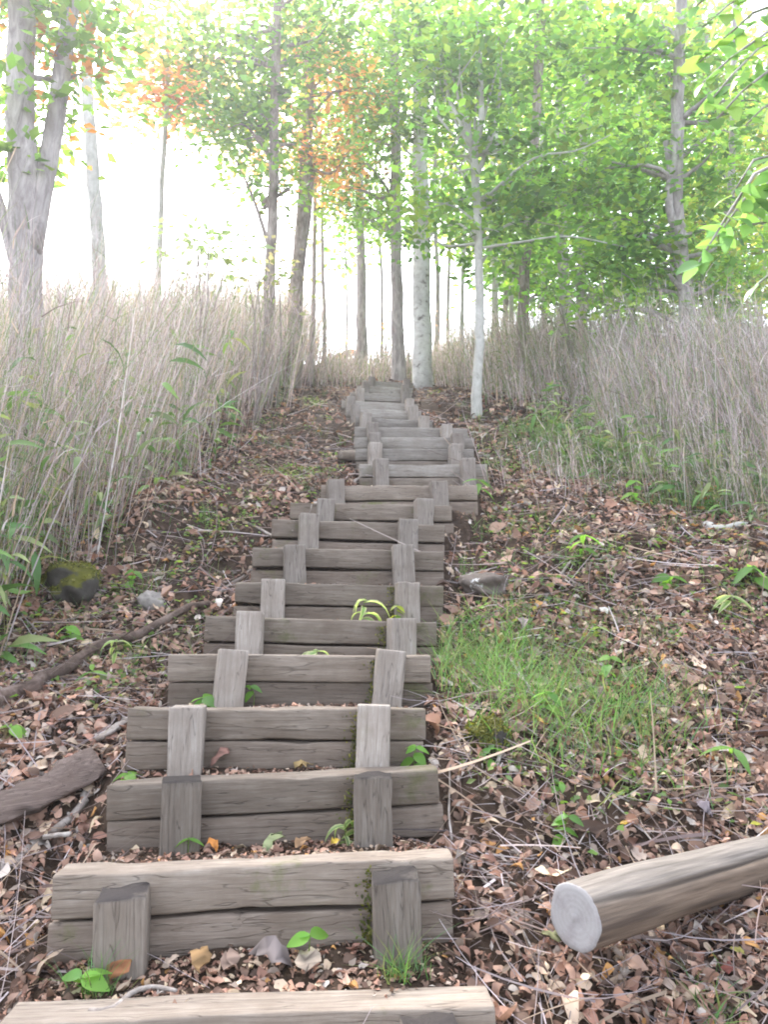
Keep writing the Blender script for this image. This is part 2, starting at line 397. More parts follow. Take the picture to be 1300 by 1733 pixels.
# ------------------------------------------------------------------ timber steps
def beam(L, H, D, seed, rough=.005, nl=44, taper=0):
    """rounded, slightly warped timber, x along length, y depth (front at 0), z up from 0"""
    r = np.random.default_rng(seed); b = .007
    prof = []
    ny_, nz_ = 4, 4
    ysq = [0, b, *np.linspace(b, D - b, ny_)[1:-1], D - b, D]
    ring = [(0, b)] + [(0, z) for z in np.linspace(b, H - b, nz_)[1:-1]] + [(0, H - b), (b * .3, H - b * .3), (b, H)] + [(y_, H) for y_ in np.linspace(b, D - b, ny_)[1:-1]] + \
           [(D - b, H), (D - b * .3, H - b * .3), (D, H - b)] + [(D, z) for z in np.linspace(H - b, b, nz_)[1:-1]] + [(D, b), (D - b * .3, b * .3), (D - b, 0)] + [(y_, 0) for y_ in np.linspace(D - b, b, ny_)[1:-1]] + [(b, 0), (b * .3, b * .3)]
    ring = np.array(ring); k = len(ring)
    xsn = np.concatenate([[-L / 2, -L / 2 + .004], np.linspace(-L / 2 + .02, L / 2 - .02, nl), [L / 2 - .004, L / 2]])
    sx = r.random() * 50
    v = np.zeros((len(xsn), k, 3))
    for i, x in enumerate(xsn):
        q = ring.copy(); c = np.array([D / 2, H / 2])
        sc_ = .965 if i in (0, len(xsn) - 1) else 1.0
        q = c + (q - c) * sc_
        n1 = vnoise(np.full(k, x * 5 + sx), q[:, 0] * 30 + q[:, 1] * 33 + sx) * rough * 2
        n2 = vnoise(np.full(k, x * 1.2 + sx + 9), np.full(k, sx)) * rough * 3
        chip = np.clip(vnoise(np.full(k, x * 14 + sx), q[:, 0] * 4 + q[:, 1] * 4 + sx) - .22, 0, 1) * .03; e_ = (np.abs(q[:, 0] - D / 2) > D / 2 - .009) & (np.abs(q[:, 1] - H / 2) > H / 2 - .009)
        q = q + (c - q) * (chip * e_ / np.linalg.norm(q - c, axis=1))[:, None]
        v[i, :, 0] = x; v[i, :, 1] = q[:, 0] + n1 + n2; v[i, :, 2] = q[:, 1] + n1 * .8 + n2
    n = len(xsn); a = np.arange(n - 1)[:, None] * k; j = np.arange(k)[None]; j2 = (j + 1) % k
    quads = np.stack([a + j, a + k + j, a + k + j2, a + j2], -1).reshape(-1, 4)
    vv = v.reshape(-1, 3); ends = []
    vv = np.vstack([vv, v[0].mean(0), v[-1].mean(0)]); jj = np.arange(k); kk = (jj + 1) % k
    tri = np.vstack([np.stack([jj, kk, np.full(k, len(vv) - 2)], 1), np.stack([(n - 1) * k + kk, (n - 1) * k + jj, np.full(k, len(vv) - 1)], 1)])
    return vv, [quads, tri]
STEP_LABELS = [
    'lowest timber step, cut off by the photo bottom edge, dead leaves on top',
    'nearest full timber step, widest of all, two leaf seedling and dark soil under it',
    'timber step second above the cut off bottom one, grassy sprig by its right post',
    'timber step with level planks, broad grain streaked left post, third above the cut off one',
    'timber step with both posts leaning right and moss by its left post',
    'timber step beside the top of the green grass patch, striped leaf sprig at its foot',
    'timber step with drooping white striped bamboo sprig before its planks',
    'timber step with a wide dark gap between planks, just above the drooping striped sprig',
    'timber step fourth below the landing bend, next to a forked grey twig',
    'timber step third from the top of the lower flight, one up from the twig step',
    'topmost timber step of the lower flight, reddish plank before the bend',
    'first timber step of the upper flight, above the bend, offcut block at its left',
    'second timber step of the upper flight, counted up from the bend',
    'third timber step of the upper flight, counted up from the bend',
    'fourth timber step of the upper flight, right post set far out',
    'fifth timber step of the upper flight, plank end jutting left',
    'sixth timber step of the upper flight, where the stairs narrow',
    'seventh timber step of the upper flight, fourth from the top',
    'timber step third from the very top of the stairs',
    'timber step second from the very top of the stairs',
    'very topmost small timber step, just below the white birch',
]
PW = .118; STEP_ROOT = {}
for k, s in enumerate(STEPS):
    l, r_ = SL[k], SR[k]; c = (l + r_) / 2
    vx = r_ - l; L = float(np.linalg.norm(vx)); yaw = math.atan2(vx[1], vx[0]); tilt = math.asin(vx[2] / L)
    root = empty('timber_step', c); root.rotation_euler = (0, -tilt, yaw)
    tag(root, STEP_LABELS[k], 'step', 'timber steps up the slope'); STEP_ROOT[k] = root
    h1 = .112; h2 = .10
    v, f = beam(L, h1, .115, k * 7 + 1)
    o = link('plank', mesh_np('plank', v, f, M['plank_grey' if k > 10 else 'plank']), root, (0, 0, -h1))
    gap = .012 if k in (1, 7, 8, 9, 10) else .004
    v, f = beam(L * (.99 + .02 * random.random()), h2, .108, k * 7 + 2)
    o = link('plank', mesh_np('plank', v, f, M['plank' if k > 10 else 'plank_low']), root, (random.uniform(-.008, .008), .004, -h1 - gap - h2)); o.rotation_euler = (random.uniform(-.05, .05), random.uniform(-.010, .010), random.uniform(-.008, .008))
    for side, px in ((0, s[5]), (1, s[6])):
        # x of the post along the step
        u = (px - s[1]) / (s[3] - s[1]); xx = (u - .5) * L * .985
        top = {1: (-.022, -.01), 0: (-.01, .004)}.get(k, (random.uniform(.006, .028), random.uniform(.004, .026)))[side]
        H = .62
        pw = PW * (1.04 if k < 3 else 1) * (1 - .012 * max(0, k - 12))
        v, f = beam(H, pw, pw, k * 7 + 3 + side, .004, 16)
        kr = (len(v) - 2) // 20; rc = np.zeros((len(v), 3)); rc[-1] = 1; rc[19 * kr:20 * kr] = 1; rc[18 * kr:19 * kr] = .3
        v = np.stack([v[:, 2] - pw / 2, v[:, 1] - pw, v[:, 0] - H / 2], 1)  # turn upright, top at z=0
        f = [q[:, ::-1] for q in f]
        if k <= 1 or (k % 4 == 2 and side):                                # rotten hollow tops
            up = v[:, 2] > -.02; v[up, 2] -= .012 * (1 + vnoise(v[up, 0] * 60, v[up, 1] * 60 + k))
        o = link('post', mesh_np('post', v, f, M['post_rot' if k < 3 else 'post'], rc), root, (xx, -.006, top))
        o.rotation_euler = (random.uniform(-.03, .03) - .02, s[7] * 1.5 + random.uniform(-.015, .015), random.uniform(-.12, .12) + (.1 if side == 0 else .06))

# ------------------------------------------------------------------ dead leaf litter
LT = []
for wd, fo, cu in ((.28, .12, .7), (.2, .2, -.9), (.34, -.16, 1.1), (.16, .2, .4), (.30, .26, 1.8), (.24, .3, .9), (.36, .1, -.6), (.18, -.2, 1.4)):
    LT.append(leaf_template(wd, fo, cu, 6)[0] + np.random.default_rng(int(wd * 1000)).normal(size=(18, 3)) * [.01, .025, .035])
LT = np.array(LT); LTF = leaf_template(n=6)[1]
PAL = np.array([(.31, .19, .14), (.21, .128, .093), (.38, .25, .19), (.12, .078, .058), (.45, .345, .255), (.29, .23, .19), (.40, .35, .31), (.44, .235, .085), (.08, .052, .04), (.28, .155, .115), (.54, .43, .30), (.34, .19, .13)])
PALW = np.array([16, 16, 15, 12, 9, 8, 5, 2, 8, 10, 3, 8.]); PALW /= PALW.sum()
def pick(n, pal=PAL, wts=PALW, var=.25):
    c = pal[rng.choice(len(pal), n, p=wts)]
    return np.clip(c * (1 + var * rng.normal(size=(n, 1))), .02, .8)
def moss_bits(parent, pts, nrm, size=.010, name='moss'):
    n = len(pts); nr = norm(nrm + rng.normal(size=(n, 3)) * .6)
    v, f, c = scatter(KITE, KITE_F, pts, basis(nr, rng.normal(size=(n, 3))), size * (.5 + rng.random(n)), pick(n, np.array([(.10, .12, .02), (.16, .17, .03), (.07, .085, .018), (.22, .21, .05)]), np.ones(4) / 4, .2))
    return link(name, mesh_np(name, v, f, M['blade'], c), parent)
for k, o in STEP_ROOT.items():
    if k in (1, 2, 3, 4, 5, 6):
        s = STEPS[k]; L = float(np.linalg.norm(SR[k] - SL[k])); n = 230
        u = (s[6] - s[1]) / (s[3] - s[1]); xx = (u - .5) * L * .985 - PW / 2
        x = xx - np.abs(rng.normal(size=n)) * .02; z = -.215 + .2 * rng.random(n) ** (2.2 if k % 2 else 1.2)
        moss_bits(o, np.stack([x, np.full(n, -.003) - .004 * rng.random(n), z], 1), np.array([0, -1, .3]))

def corridor(x, y):
    return (np.abs(x - np.interp(y, PY, PXc)) < np.interp(y, SCN[:, 1], SHW)) & (y > SCN[0, 1] - .1) & (y < SCN[-1, 1] + .3)
def litter(n, y0, y1, size, power=1.0, tread=.3):
    y = y0 + (y1 - y0) * rng.random(n) ** power
    x = (rng.random(n) * 2 - 1) * (.62 * y + .5)
    inside = corridor(x, y)
    keep = ~inside | (rng.random(n) < tread); x, y = x[keep], y[keep]; inside = inside[keep]
    bare = vnoise(x * 1.7 + 31, y * 1.7) + .6 * vnoise(x * 5, y * 5 + 8) + .35 * np.exp(-((np.abs(x - np.interp(y, PY, PXc)) - .68) / .16) ** 2)
    keep = (bare < .15 + .12 * sstep(3, 6, y)) | (rng.random(len(x)) < .4); x, y, inside = x[keep], y[keep], inside[keep]
    # nothing inside the timbers
    for k in range(len(STEPS)):
        t = (x - SL[k, 0]) / (SR[k, 0] - SL[k, 0]); yf = SL[k, 1] + (SR[k, 1] - SL[k, 1]) * t
        bad = (t > -.02) & (t < 1.02) & (y > yf - .03) & (y < yf + .12); x, y, inside = x[~bad], y[~bad], inside[~bad]
    n = len(x); z = ground(x, y)
    nr = norm(gnormal(x, y, .08) + rng.normal(size=(n, 3)) * np.where(inside, .25, .38)[:, None])
    rot = basis(nr, rng.normal(size=(n, 3)))
    sz = size * (.5 + 1.1 * rng.random(n) ** 2) * np.where(inside, .75, 1)
    pos = np.stack([x, y, z + np.where(inside, .006, .008 + .035 * rng.random(n))], 1) - rot[:, :, 0] * sz[:, None] * .5
    c = pick(n) * (1 + .5 * vnoise(x * 2.3 + 60, y * 2.3))[:, None]; return scatter(LT[rng.integers(0, len(LT), n)], LTF, pos, rot, sz, c)
mb = MB()
for a in ((46000, 1.2, 4.2, .042, .75, .3), (2600, 1.2, 4.6, .082, .8, .02), (1800, 4.2, 8, .085, .9, .02), (2000, 1.2, 2.25, .045, .8, .9), (25000, 4.2, 7.5, .054, .9, .2), (20000, 7.5, 17.5, .085, 1, .25)):
    mb.add(*litter(*a))
tag(link('leaf_litter', mb.mesh('leaf_litter', M['litter'])), 'brown dead leaves lying all over the slope', None, None, 'stuff')
# fine crumbs of leaf on the treads
mb = MB(); n = 16000
y = 1.4 + 7 * rng.random(n) ** 1.2; x = np.interp(y, PY, PXc) + (rng.random(n) * 2 - 1) * .58
z = ground(x, y); nr = norm(np.array([0, 0, 1.]) + rng.normal(size=(n, 3)) * .4)
mb.add(*scatter(KITE, KITE_F, np.stack([x, y, z + .004], 1), basis(nr, rng.normal(size=(n, 3))), .008 + .016 * rng.random(n), pick(n)))
tag(link('leaf_crumbs', mb.mesh('leaf_crumbs', M['litter'])), 'fine leaf crumbs scattered on the stair treads', None, None, 'stuff')

# ------------------------------------------------------------------ ribbons: grass blades and straw
def ribbons(base, d0, bend, length, width, nseg=4, tipw=.15):
    """base (N,3), d0 unit start direction, bend vector added with s^2"""
    n = len(base); s = np.linspace(0, 1, nseg + 1)
    c = base[:, None] + length[:, None, None] * (d0[:, None] * s[None, :, None] + bend[:, None] * (s ** 2)[None, :, None])
    side = norm(np.cross(d0, rng.normal(size=(n, 3))))
    wv = width[:, None] * (1 - (1 - tipw) * s[None] ** 1.5) * .5
    v = np.stack([c - side[:, None] * wv[..., None], c + side[:, None] * wv[..., None]], 2).reshape(n, -1, 3)
    k = (nseg + 1) * 2; i = np.arange(nseg) * 2
    f = np.stack([i, i + 1, i + 3, i + 2], 1)
    fs = (f[None] + (np.arange(n) * k)[:, None, None]).reshape(-1, 4)
    return v.reshape(-1, 3), [fs], k, c
DRY = np.array([(.48, .40, .385), (.62, .555, .56), (.39, .31, .295), (.52, .40, .30), (.48, .415, .43), (.25, .19, .18), (.17, .27, .10), (.27, .33, .15)])
def dry_stand(name, label, x, y, hgt, lean, greens, nl=5, wmul=1.0):
    n = len(x); mb = MB()
    wts = np.array([.2, .2, .17, .12, .17, .08, greens * .6, greens * .4]); wts /= wts.sum()
    b = np.stack([x, y, ground(x, y) - .03], 1)
    d0 = norm(np.array([0, 0, 1.]) + lean[None] * (.4 + .8 * rng.random((n, 1))) + rng.normal(size=(n, 3)) * np.array([1, 1, 0]) * (.065 + .26 * rng.random((n, 1)) ** 4))
    bend = rng.normal(size=(n, 3)) * np.array([.075, .075, .02]) + lean[None] * .25; bend[:, 2] -= .06
    ln = hgt * (.55 + .6 * rng.random(n) ** .8)
    c = pick(n, DRY, wts, .24)
    wd = (.0026 + .0036 * rng.random(n) ** 2) * wmul * np.clip(y / 5, 1, 2.4)
    v, f, k, cen = ribbons(b, d0, bend, ln, wd, 5, .4)
    mb.add(v, f, np.repeat(c, k, 0))
    for j in range(nl):                                       # narrow leaves and side shoots on the stalks
        m = rng.random(n) < .85; t = (.25 + .72 * rng.random(n) ** .8)[m]
        p = b[m] + ln[m][:, None] * (d0[m] * t[:, None] + bend[m] * (t ** 2)[:, None])
        dd = norm(rng.normal(size=(m.sum(), 3)) * np.array([.36, .36, .3]) + np.array([0, 0, .9]) + lean[None] * .5)
        bb = rng.normal(size=(m.sum(), 3)) * .25; bb[:, 2] -= .35 * rng.random(m.sum())
        cl = pick(m.sum(), DRY, wts, .18)
        v, f, k, _ = ribbons(p, dd, bb, (.07 + .19 * rng.random(m.sum()) ** 1.5) * np.clip(hgt[m], .4, 1.3), (.0028 + .0045 * rng.random(m.sum()) ** 1.7) * wmul * np.clip(y[m] / 5.5, 1, 2.2), 3, .1)
        mb.add(v, f, np.repeat(cl, k, 0))
    return tag(link(name, mb.mesh(name, M['straw'])), label, None, None, 'stuff')
def area(n, x0, x1, y0, y1, fn):
    x = x0 + (x1 - x0) * rng.random(n); y = y0 + (y1 - y0) * rng.random(n) ** 1.25
    m = fn(x, y) & (np.abs(x) < .62 * y + 1.2); return x[m], y[m]
bl = lambda y: np.interp(y, [3.2, 3.8, 4.3, 5.2, 6.5, 8, 12, 16], [-2.0, -1.9, -1.82, -1.72, -1.6, -1.42, -1.3, -1.2]) + vnoise(y * 2.3, y * 0) * .35
gn = lambda x, y: vnoise(x * 1.6 + 40, y * 1.2) + .7 * vnoise(x * 4.5, y * 3.5 + 11)
x, y = area(46000, -11, -1, 3.2, 18, lambda x, y: (x < bl(y) - .25 * vnoise(x * 7, y * 7)) & (gn(x, y) + .55 * sstep(0, .7, bl(y) - x) - .6 > rng.random(len(x)) * .9 - .62))
e = sstep(0, .8, bl(y) - x)
dry_stand('dry_grass', 'tall dry grass standing on the bank left of the stairs', x, y, (1.3 + .55 * e) * (1 - .04 * sstep(9, 15, y)) * (1 + .7 * gn(x, y)), np.array([.12, -.04, 0]), .26)
x, y = area(3600, -11, -1, 3.4, 15, lambda x, y: x < bl(y) - .25)
dry_stand('dry_grass', 'loose wispy tall stems rising out of the left dry grass', x, y, (1.8 + .7 * rng.random(len(x)) ** 2) * (1 - .2 * sstep(9, 15, y)), np.array([.10, -.04, 0]), .75, 9)
x, y = area(900, -4, -1, 3.4, 7.5, lambda x, y: (x < bl(y) + .12) & (x > bl(y) - .9))
dry_stand('dry_canes', 'thick yellowish dry canes along the front of the left grass', x, y, 1.1 + .7 * rng.random(len(x)), np.array([.19, -.05, 0]), .05, 1, 1.6)
br = lambda y: np.interp(y, [4.8, 5.4, 6, 7, 9, 10.5, 11, 13, 17], [3.1, 2.4, 2.05, 1.95, 1.9, 1.45, 1.3, 1.05, .9]) + vnoise(y * 2.1, y * 0 + 9) * .3
x, y = area(42000, 1, 11, 4.8, 18, lambda x, y: (x > br(y) + .35 * vnoise(x * 6, y * 6)) & (gn(x, y) > rng.random(len(x)) * .9 - .62))
e = sstep(0, .9, x - br(y))
dry_stand('dry_grass', 'tall dry grass standing on the slope right of the stairs', x, y, (.5 + .72 * e) * (1 - .1 * sstep(10, 15, y)) * (1 + .9 * gn(x, y)), np.array([-.10, -.02, 0]), .3)
x, y = area(2600, 1, 11, 5.4, 15, lambda x, y: x > br(y) + .3)
dry_stand('dry_grass', 'loose wispy stems rising out of the right dry grass', x, y, (1.15 + .55 * rng.random(len(x)) ** 2), np.array([-.06, -.03, 0]), .7, 8)
x, y = area(2600, .6, 5, 3.9, 6.6, lambda x, y: (x > br(y) - .9 - .35 * rng.random(len(x))) & (vnoise(x * 1.9 + 3, y * 1.9) > .05))
dry_stand('dry_grass', 'scattered tangled dry tufts below the right dry grass', x, y, .3 + .4 * rng.random(len(x)), np.array([-.15, -.15, 0]), .25, 6)
x, y = area(2600, -1.4, 1.6, 13.3, 18.6, lambda x, y: (y > 13.2))
dry_stand('dry_grass', 'thin low dry grass on the crest above the stairs', x, y, .35 + .4 * rng.random(len(x)), np.array([.05, 0, 0]), .35)
def leafy(name, label, x, y, h, size):
    n = len(x); m = 9; t = rng.random((n, m)); mb = MB()
    top = np.stack([x + .15 * h * rng.normal(size=n), y + .15 * h * rng.normal(size=n), ground(x, y) + h], 1); b = np.stack([x, y, ground(x, y)], 1)
    p = (b[:, None] * (1 - t[..., None]) + top[:, None] * t[..., None]).reshape(-1, 3); k = n * m
    nr = norm(np.array([0, -.35, .8]) + rng.normal(size=(k, 3)) * .45); hd = rng.normal(size=(k, 3)) * np.array([1, 1, .3]) - np.array([0, 0, .35])
    T, TF = leaf_template(.11, .03, .7, 5)
    mb.add(*scatter(T, TF, p, basis(nr, hd), size * (.5 + rng.random(k)), pick(k, np.array([(.13, .26, .07), (.19, .33, .10), (.10, .21, .07), (.30, .36, .16), (.22, .30, .14)]), np.ones(5) / 5, .2)))
    v, f, kk, _ = ribbons(b, norm(top - b), np.zeros((n, 3)), h, np.full(n, .004), 2, .6); mb.add(v, f, np.tile([.25, .24, .12], (len(v), 1)))
    tag(link(name, mb.mesh(name, M['blade'])), label, None, None, 'stuff')
x, y = area(1000, -4.5, -1, 3.3, 8, lambda x, y: (x < bl(y) + .15)); w_ = rng.random(len(x)) < np.where(x < -.46 * y, .9, .28); x, y = x[w_], y[w_]
leafy('bamboo_grass', 'green bamboo grass mixed into the left dry grass', x, y, .3 + 1.1 * rng.random(len(x)), .17)
x, y = area(900, 1, 6, 4.2, 9, lambda x, y: (x > br(y) - .25) & (x < br(y) + 1.5) & ((y < 7) | (x > .19 * y)))
leafy('bamboo_grass', 'green bamboo grass at the foot of the right dry grass', x, y, .15 + .45 * rng.random(len(x)), .14)
# loose straw and thin dead stems lying on the ground
def straw(n, y0, y1, ln0, ln1, wd):
    y = y0 + (y1 - y0) * rng.random(n); x = (rng.random(n) * 2 - 1) * (.6 * y + .3)
    m = ~corridor(x, y) & ~((x < bl(y) - .2) & (y > 4)); x, y = x[m], y[m]; n = len(x)
    b = np.stack([x, y, ground(x, y) + .02 + .04 * rng.random(n)], 1)
    nr = gnormal(x, y, .15); hd = rng.normal(size=(n, 3)) * np.array([1, .8, .25]); d0 = norm(hd - nr * (hd * nr).sum(1, keepdims=True) + nr * rng.normal(size=(n, 1)) * .08)
    v, f, k, _ = ribbons(b, d0, rng.normal(size=(n, 3)) * .12, ln0 + (ln1 - ln0) * rng.random(n) ** 2, wd * (.6 + rng.random(n)), 4, .5)
    return v, f, np.repeat(pick(n, DRY[:6] * .75, np.ones(6) / 6, .25), k, 0)
mb = MB()
mb.add(*straw(7000, 1.3, 4.5, .05, .4, .0034)); mb.add(*straw(450, 1.3, 5, .2, .7, .008)); mb.add(*straw(5200, 4.5, 13, .1, .6, .006))
tag(link('dead_straw', mb.mesh('dead_straw', M['straw'])), 'thin dead stems and straw lying among the leaves', None, None, 'stuff')

# green grass patch right of the stairs
def blades(px_list, n, h0, h1, spread, wd, pal, lean=(0, -.15, 0)):
    mb = MB()
    pts = hits(px_list); i = rng.integers(0, len(pts), n)
    x = pts[i, 0] + rng.normal(size=n) * spread; y = pts[i, 1] + rng.normal(size=n) * spread
    m = ~corridor(x, y) | (len(px_list) < 3); x, y = x[m], y[m]; n = len(x)
    b = np.stack([x, y, ground(x, y) - .01], 1)
    d0 = norm(np.array([0, 0, 1.]) + np.array(lean) + rng.normal(size=(n, 3)) * np.array([.35, .35, 0]))
    bd = rng.normal(size=(n, 3)) * .3; bd[:, 2] = -.35 * rng.random(n)
    v, f, k, _ = ribbons(b, d0, bd, h0 + (h1 - h0) * rng.random(n), wd * (.6 + .8 * rng.random(n)), 4, .1)
    mb.add(v, f, np.repeat(pick(n, pal, np.ones(len(pal)) / len(pal), .2), k, 0)); return mb
GR = np.array([(.09, .20, .055), (.13, .27, .07), (.11, .22, .10), (.17, .28, .10), (.20, .24, .10)])
mb = blades([(735, 1090), (760, 1120), (790, 1150), (820, 1160), (860, 1175), (890, 1190), (920, 1210), (950, 1225), (1000, 1225), (1050, 1235), (1090, 1240), (900, 1240), (960, 1170), (850, 1130), (700, 1075), (720, 1075), (1080, 1200), (1030, 1180), (880, 1110)], 3000, .05, .28, .16, .0042, GR * 1.3)
tag(link('green_grass', mb.mesh('green_grass', M['blade'])), 'patch of fine green grass right of the timber steps', None, None, 'stuff')
mb = blades([(930, 770), (960, 790), (1000, 800), (1040, 780), (1180, 790), (1230, 780), (1260, 800), (1290, 790), (1150, 830), (1210, 860), (1280, 850), (930, 730), (900, 740), (1100, 800), (1240, 830)], 4600, .10, .34, .24, .005, GR)
tag(link('green_grass', mb.mesh('green_grass', M['blade'])), 'sparse green grass at the foot of the right dry stand', None, None, 'stuff')
mb = blades([(random.uniform(40, 400), random.uniform(860, 1180)) for _ in range(22)] + [(random.uniform(450, 590), random.uniform(640, 840)) for _ in range(14)] + [(random.uniform(790, 1290), random.uniform(830, 1150)) for _ in range(40)] + [(random.uniform(780, 1000), random.uniform(680, 840)) for _ in range(16)], 2600, .05, .22, .05, .0035, GR)
tag(link('green_grass', mb.mesh('green_grass', M['blade'])), 'loose thin green grass blades scattered over both banks', None, None, 'stuff')
# low green ground plants on both banks
def cover(px_list, n, spread, size):
    pts = hits(px_list); i = rng.integers(0, len(pts), n)
    x = pts[i, 0] + rng.normal(size=n) * spread; y = pts[i, 1] + rng.normal(size=n) * spread
    m = ~corridor(x, y) & (np.abs(x - np.interp(y, PY, PXc)) > .63); x, y = x[m], y[m]; n = len(x)
    nr = norm(np.array([0, -.3, 1.]) + rng.normal(size=(n, 3)) * .4)
    return scatter(KITE, KITE_F, np.stack([x, y, ground(x, y) + .01 + .05 * rng.random(n)], 1), basis(nr, rng.normal(size=(n, 3))), size * (.5 + rng.random(n)), pick(n, GR * np.array([1.1, .95, .8]), np.ones(5) / 5, .2))
mb = MB()
mb.add(*cover([(500, 800), (470, 810), (440, 800), (515, 810), (400, 890), (350, 900), (440, 850)], 900, .13, .03))
mb.add(*cover([(340, 830), (290, 800), (350, 1060), (180, 1050), (60, 1060), (560, 640), (530, 680), (585, 700), (430, 745), (360, 720)], 700, .12, .035))
mb.add(*cover([(880, 720), (900, 800), (860, 870), (850, 905), (1000, 940), (960, 1000), (720, 670), (830, 760), (790, 1080), (700, 640), (880, 1060), (1240, 900)], 900, .16, .035))
mb.add(*cover([(random.uniform(20, 330), random.uniform(880, 1200)) for _ in range(26)] + [(random.uniform(420, 590), random.uniform(620, 860)) for _ in range(18)], 1500, .07, .035))
mb.add(*cover([(random.uniform(780, 1290), random.uniform(800, 1120)) for _ in range(46)] + [(random.uniform(700, 900), random.uniform(660, 850)) for _ in range(18)] + [(random.uniform(760, 1290), random.uniform(1130, 1400)) for _ in range(12)], 2400, .07, .034))
tag(link('ground_plants', mb.mesh('ground_plants', M['leaf'])), 'low green leafy ground cover on the banks', None, None, 'stuff')

# ------------------------------------------------------------------ fallen branches, straight sticks
def stick(name, label, pts, r0, r1, m='twig', lift=.6, cat='branch', twigs=(), group='fallen branches on the slope', wob=.12):
    p = hits(pts); rad = np.linspace(r0, r1, 14)
    q = resample(p, 14) + rng.normal(size=(14, 3)) * r0 * .35
    q[:, 2] = np.maximum(q[:, 2], np.minimum(ground(q[:, 0], q[:, 1]), q[:, 2] + .05)) + r0 * lift
    mb = MB(); o0 = q[0].copy()
    mb.add(*tube(q, rad, 8, wob, True, r0 * 100 + len(label)))
    for (i, dx, dy, dz, rr) in twigs:
        a = q[i]; mb.add(*tube(resample([a, a + np.array([dx, dy, dz]) * .5 + rng.normal(size=3) * .01, a + np.array([dx, dy, dz])], 6), np.linspace(rr, rr * .5, 6), 6, .1))
    o = link(name, mb.mesh(name, M[m], True, o0), None, o0)
    return tag(o, label, cat, group)
stick('fallen_branch', 'pale crooked branch lying at the left photo edge below the bark slab', [(-30, 1500), (20, 1468), (70, 1425), (120, 1395), (150, 1335)], .020, .012, twigs=((6, -.12, -.03, .0, .008),))
stick('fallen_branch', 'thin pale branch above the bark slab at the left edge', [(0, 1283), (40, 1303), (75, 1318), (118, 1322)], .010, .007)
stick('fallen_branch', 'short pale stick pointing at the left end of the drooping sprig step', [(372, 1008), (395, 990), (424, 966)], .012, .008)
stick('fallen_branch', 'forked grey twig by the left posts of the lower flight', [(415, 886), (440, 897), (474, 914), (500, 895), (522, 858)], .011, .006, twigs=((7, .08, .0, .12, .006),))
stick('fallen_branch', 'grey branch leaning against the lowest left post of the upper flight', [(598, 822), (612, 808), (626, 788)], .017, .012, lift=1.2)
stick('fallen_branch', 'stout pale branch lying at the right edge below the dry grass', [(1195, 892), (1240, 898), (1320, 888)], .026, .024, 'bark_pale')
stick('fallen_branch', 'weathered branch on the right slope above the white spotted flat rock', [(858, 862), (890, 858), (935, 852)], .022, .014)
stick('fallen_branch', 'bent stick standing out of the leaves right of the flat rock', [(918, 1048), (930, 1005), (968, 955)], .012, .008, lift=1.5)
stick('fallen_branch', 'short straight stick lying across the top of the green grass patch', [(880, 1152), (905, 1122), (926, 1095)], .009, .007, lift=2)
stick('fallen_branch', 'long thin white stick running under the sawn log to the corner', [(1090, 1586), (1160, 1622), (1230, 1668), (1310, 1720)], .0075, .006, lift=1.5)
stick('fallen_branch', 'thick pale stick below the sawn log at the right edge', [(1240, 1548), (1265, 1580), (1310, 1612)], .014, .012, lift=1)
stick('fallen_branch', 'crooked grey twig on the leaves of the cut off lowest step', [(150, 1722), (190, 1718), (225, 1690), (262, 1682), (300, 1690)], .009, .005, lift=1.3)
stick('fallen_branch', 'dark twig leaning at the foot of the nearest left post', [(90, 1625), (125, 1600), (150, 1580)], .010, .006, lift=1.2)
stick('fallen_branch', 'long thick fallen branch running diagonally across the left bank', [(-30, 1222), (60, 1178), (150, 1128), (240, 1090), (345, 1040)], .036, .018, 'dark_wood', lift=1.3, twigs=((5, .1, .1, .08, .007), (8, .1, -.05, .06, .006)))
stick('fallen_branch', 'dark bent branch on the left bank over the mossy boulder', [(60, 985), (105, 935), (150, 915), (185, 905)], .012, .008, 'dark_wood')
stick('fallen_branch', 'grey branch hanging over the left bank in front of the mossy boulder', [(118, 945), (130, 970), (125, 1010)], .008, .006, lift=3)
stick('fallen_branch', 'slender branch on the right slope between grass patch and right edge', [(1140, 1080), (1185, 1130), (1230, 1160), (1300, 1175)], .007, .005, lift=1.5)
stick('fallen_branch', 'curved stick just below the green moss stone', [(835, 1330), (845, 1290), (880, 1268), (905, 1262)], .009, .006, lift=1.5)
stick('fallen_branch', 'dark stick beside the flat white spotted rock, running uphill', [(790, 1058), (830, 1045), (870, 1040)], .014, .010, 'dark_wood')
for lab, pts in (('long pale dry stem from the nearest step down to the bottom edge', [(768, 1455), (810, 1490), (870, 1560), (905, 1630), (940, 1733)]),
                 ('second long dry stem arching beside the nearest step, just right of the first', [(770, 1452), (850, 1500), (925, 1545)]),
                 ('pair member of dry stems below the grass patch, the upper one', [(955, 1285), (1030, 1345), (1085, 1372), (1150, 1405)]),
                 ('dry stem below the grass patch ending near the log', [(960, 1292), (1020, 1352), (1075, 1400), (1120, 1450)]),
                 ('long thin stalk crossing the leaves on the far right slope', [(1130, 1110), (1180, 1200), (1240, 1260), (1300, 1310)]),
                 ('upright dry stem rising beside the right end of the second step', [(765, 1440), (760, 1370), (765, 1270)]),
                 ('curly pale stem hanging above the sawn log at the right edge', [(1210, 1350), (1255, 1372), (1275, 1395), (1310, 1405)])):
    stick('dry_stem', lab.replace('pair member of dry stems', 'dry stem'), pts, .0042, .0028, 'straw_bark' if 'straw_bark' in M else 'twig', 3.5, 'stem', (), 'long dry stems on the right slope', .05)

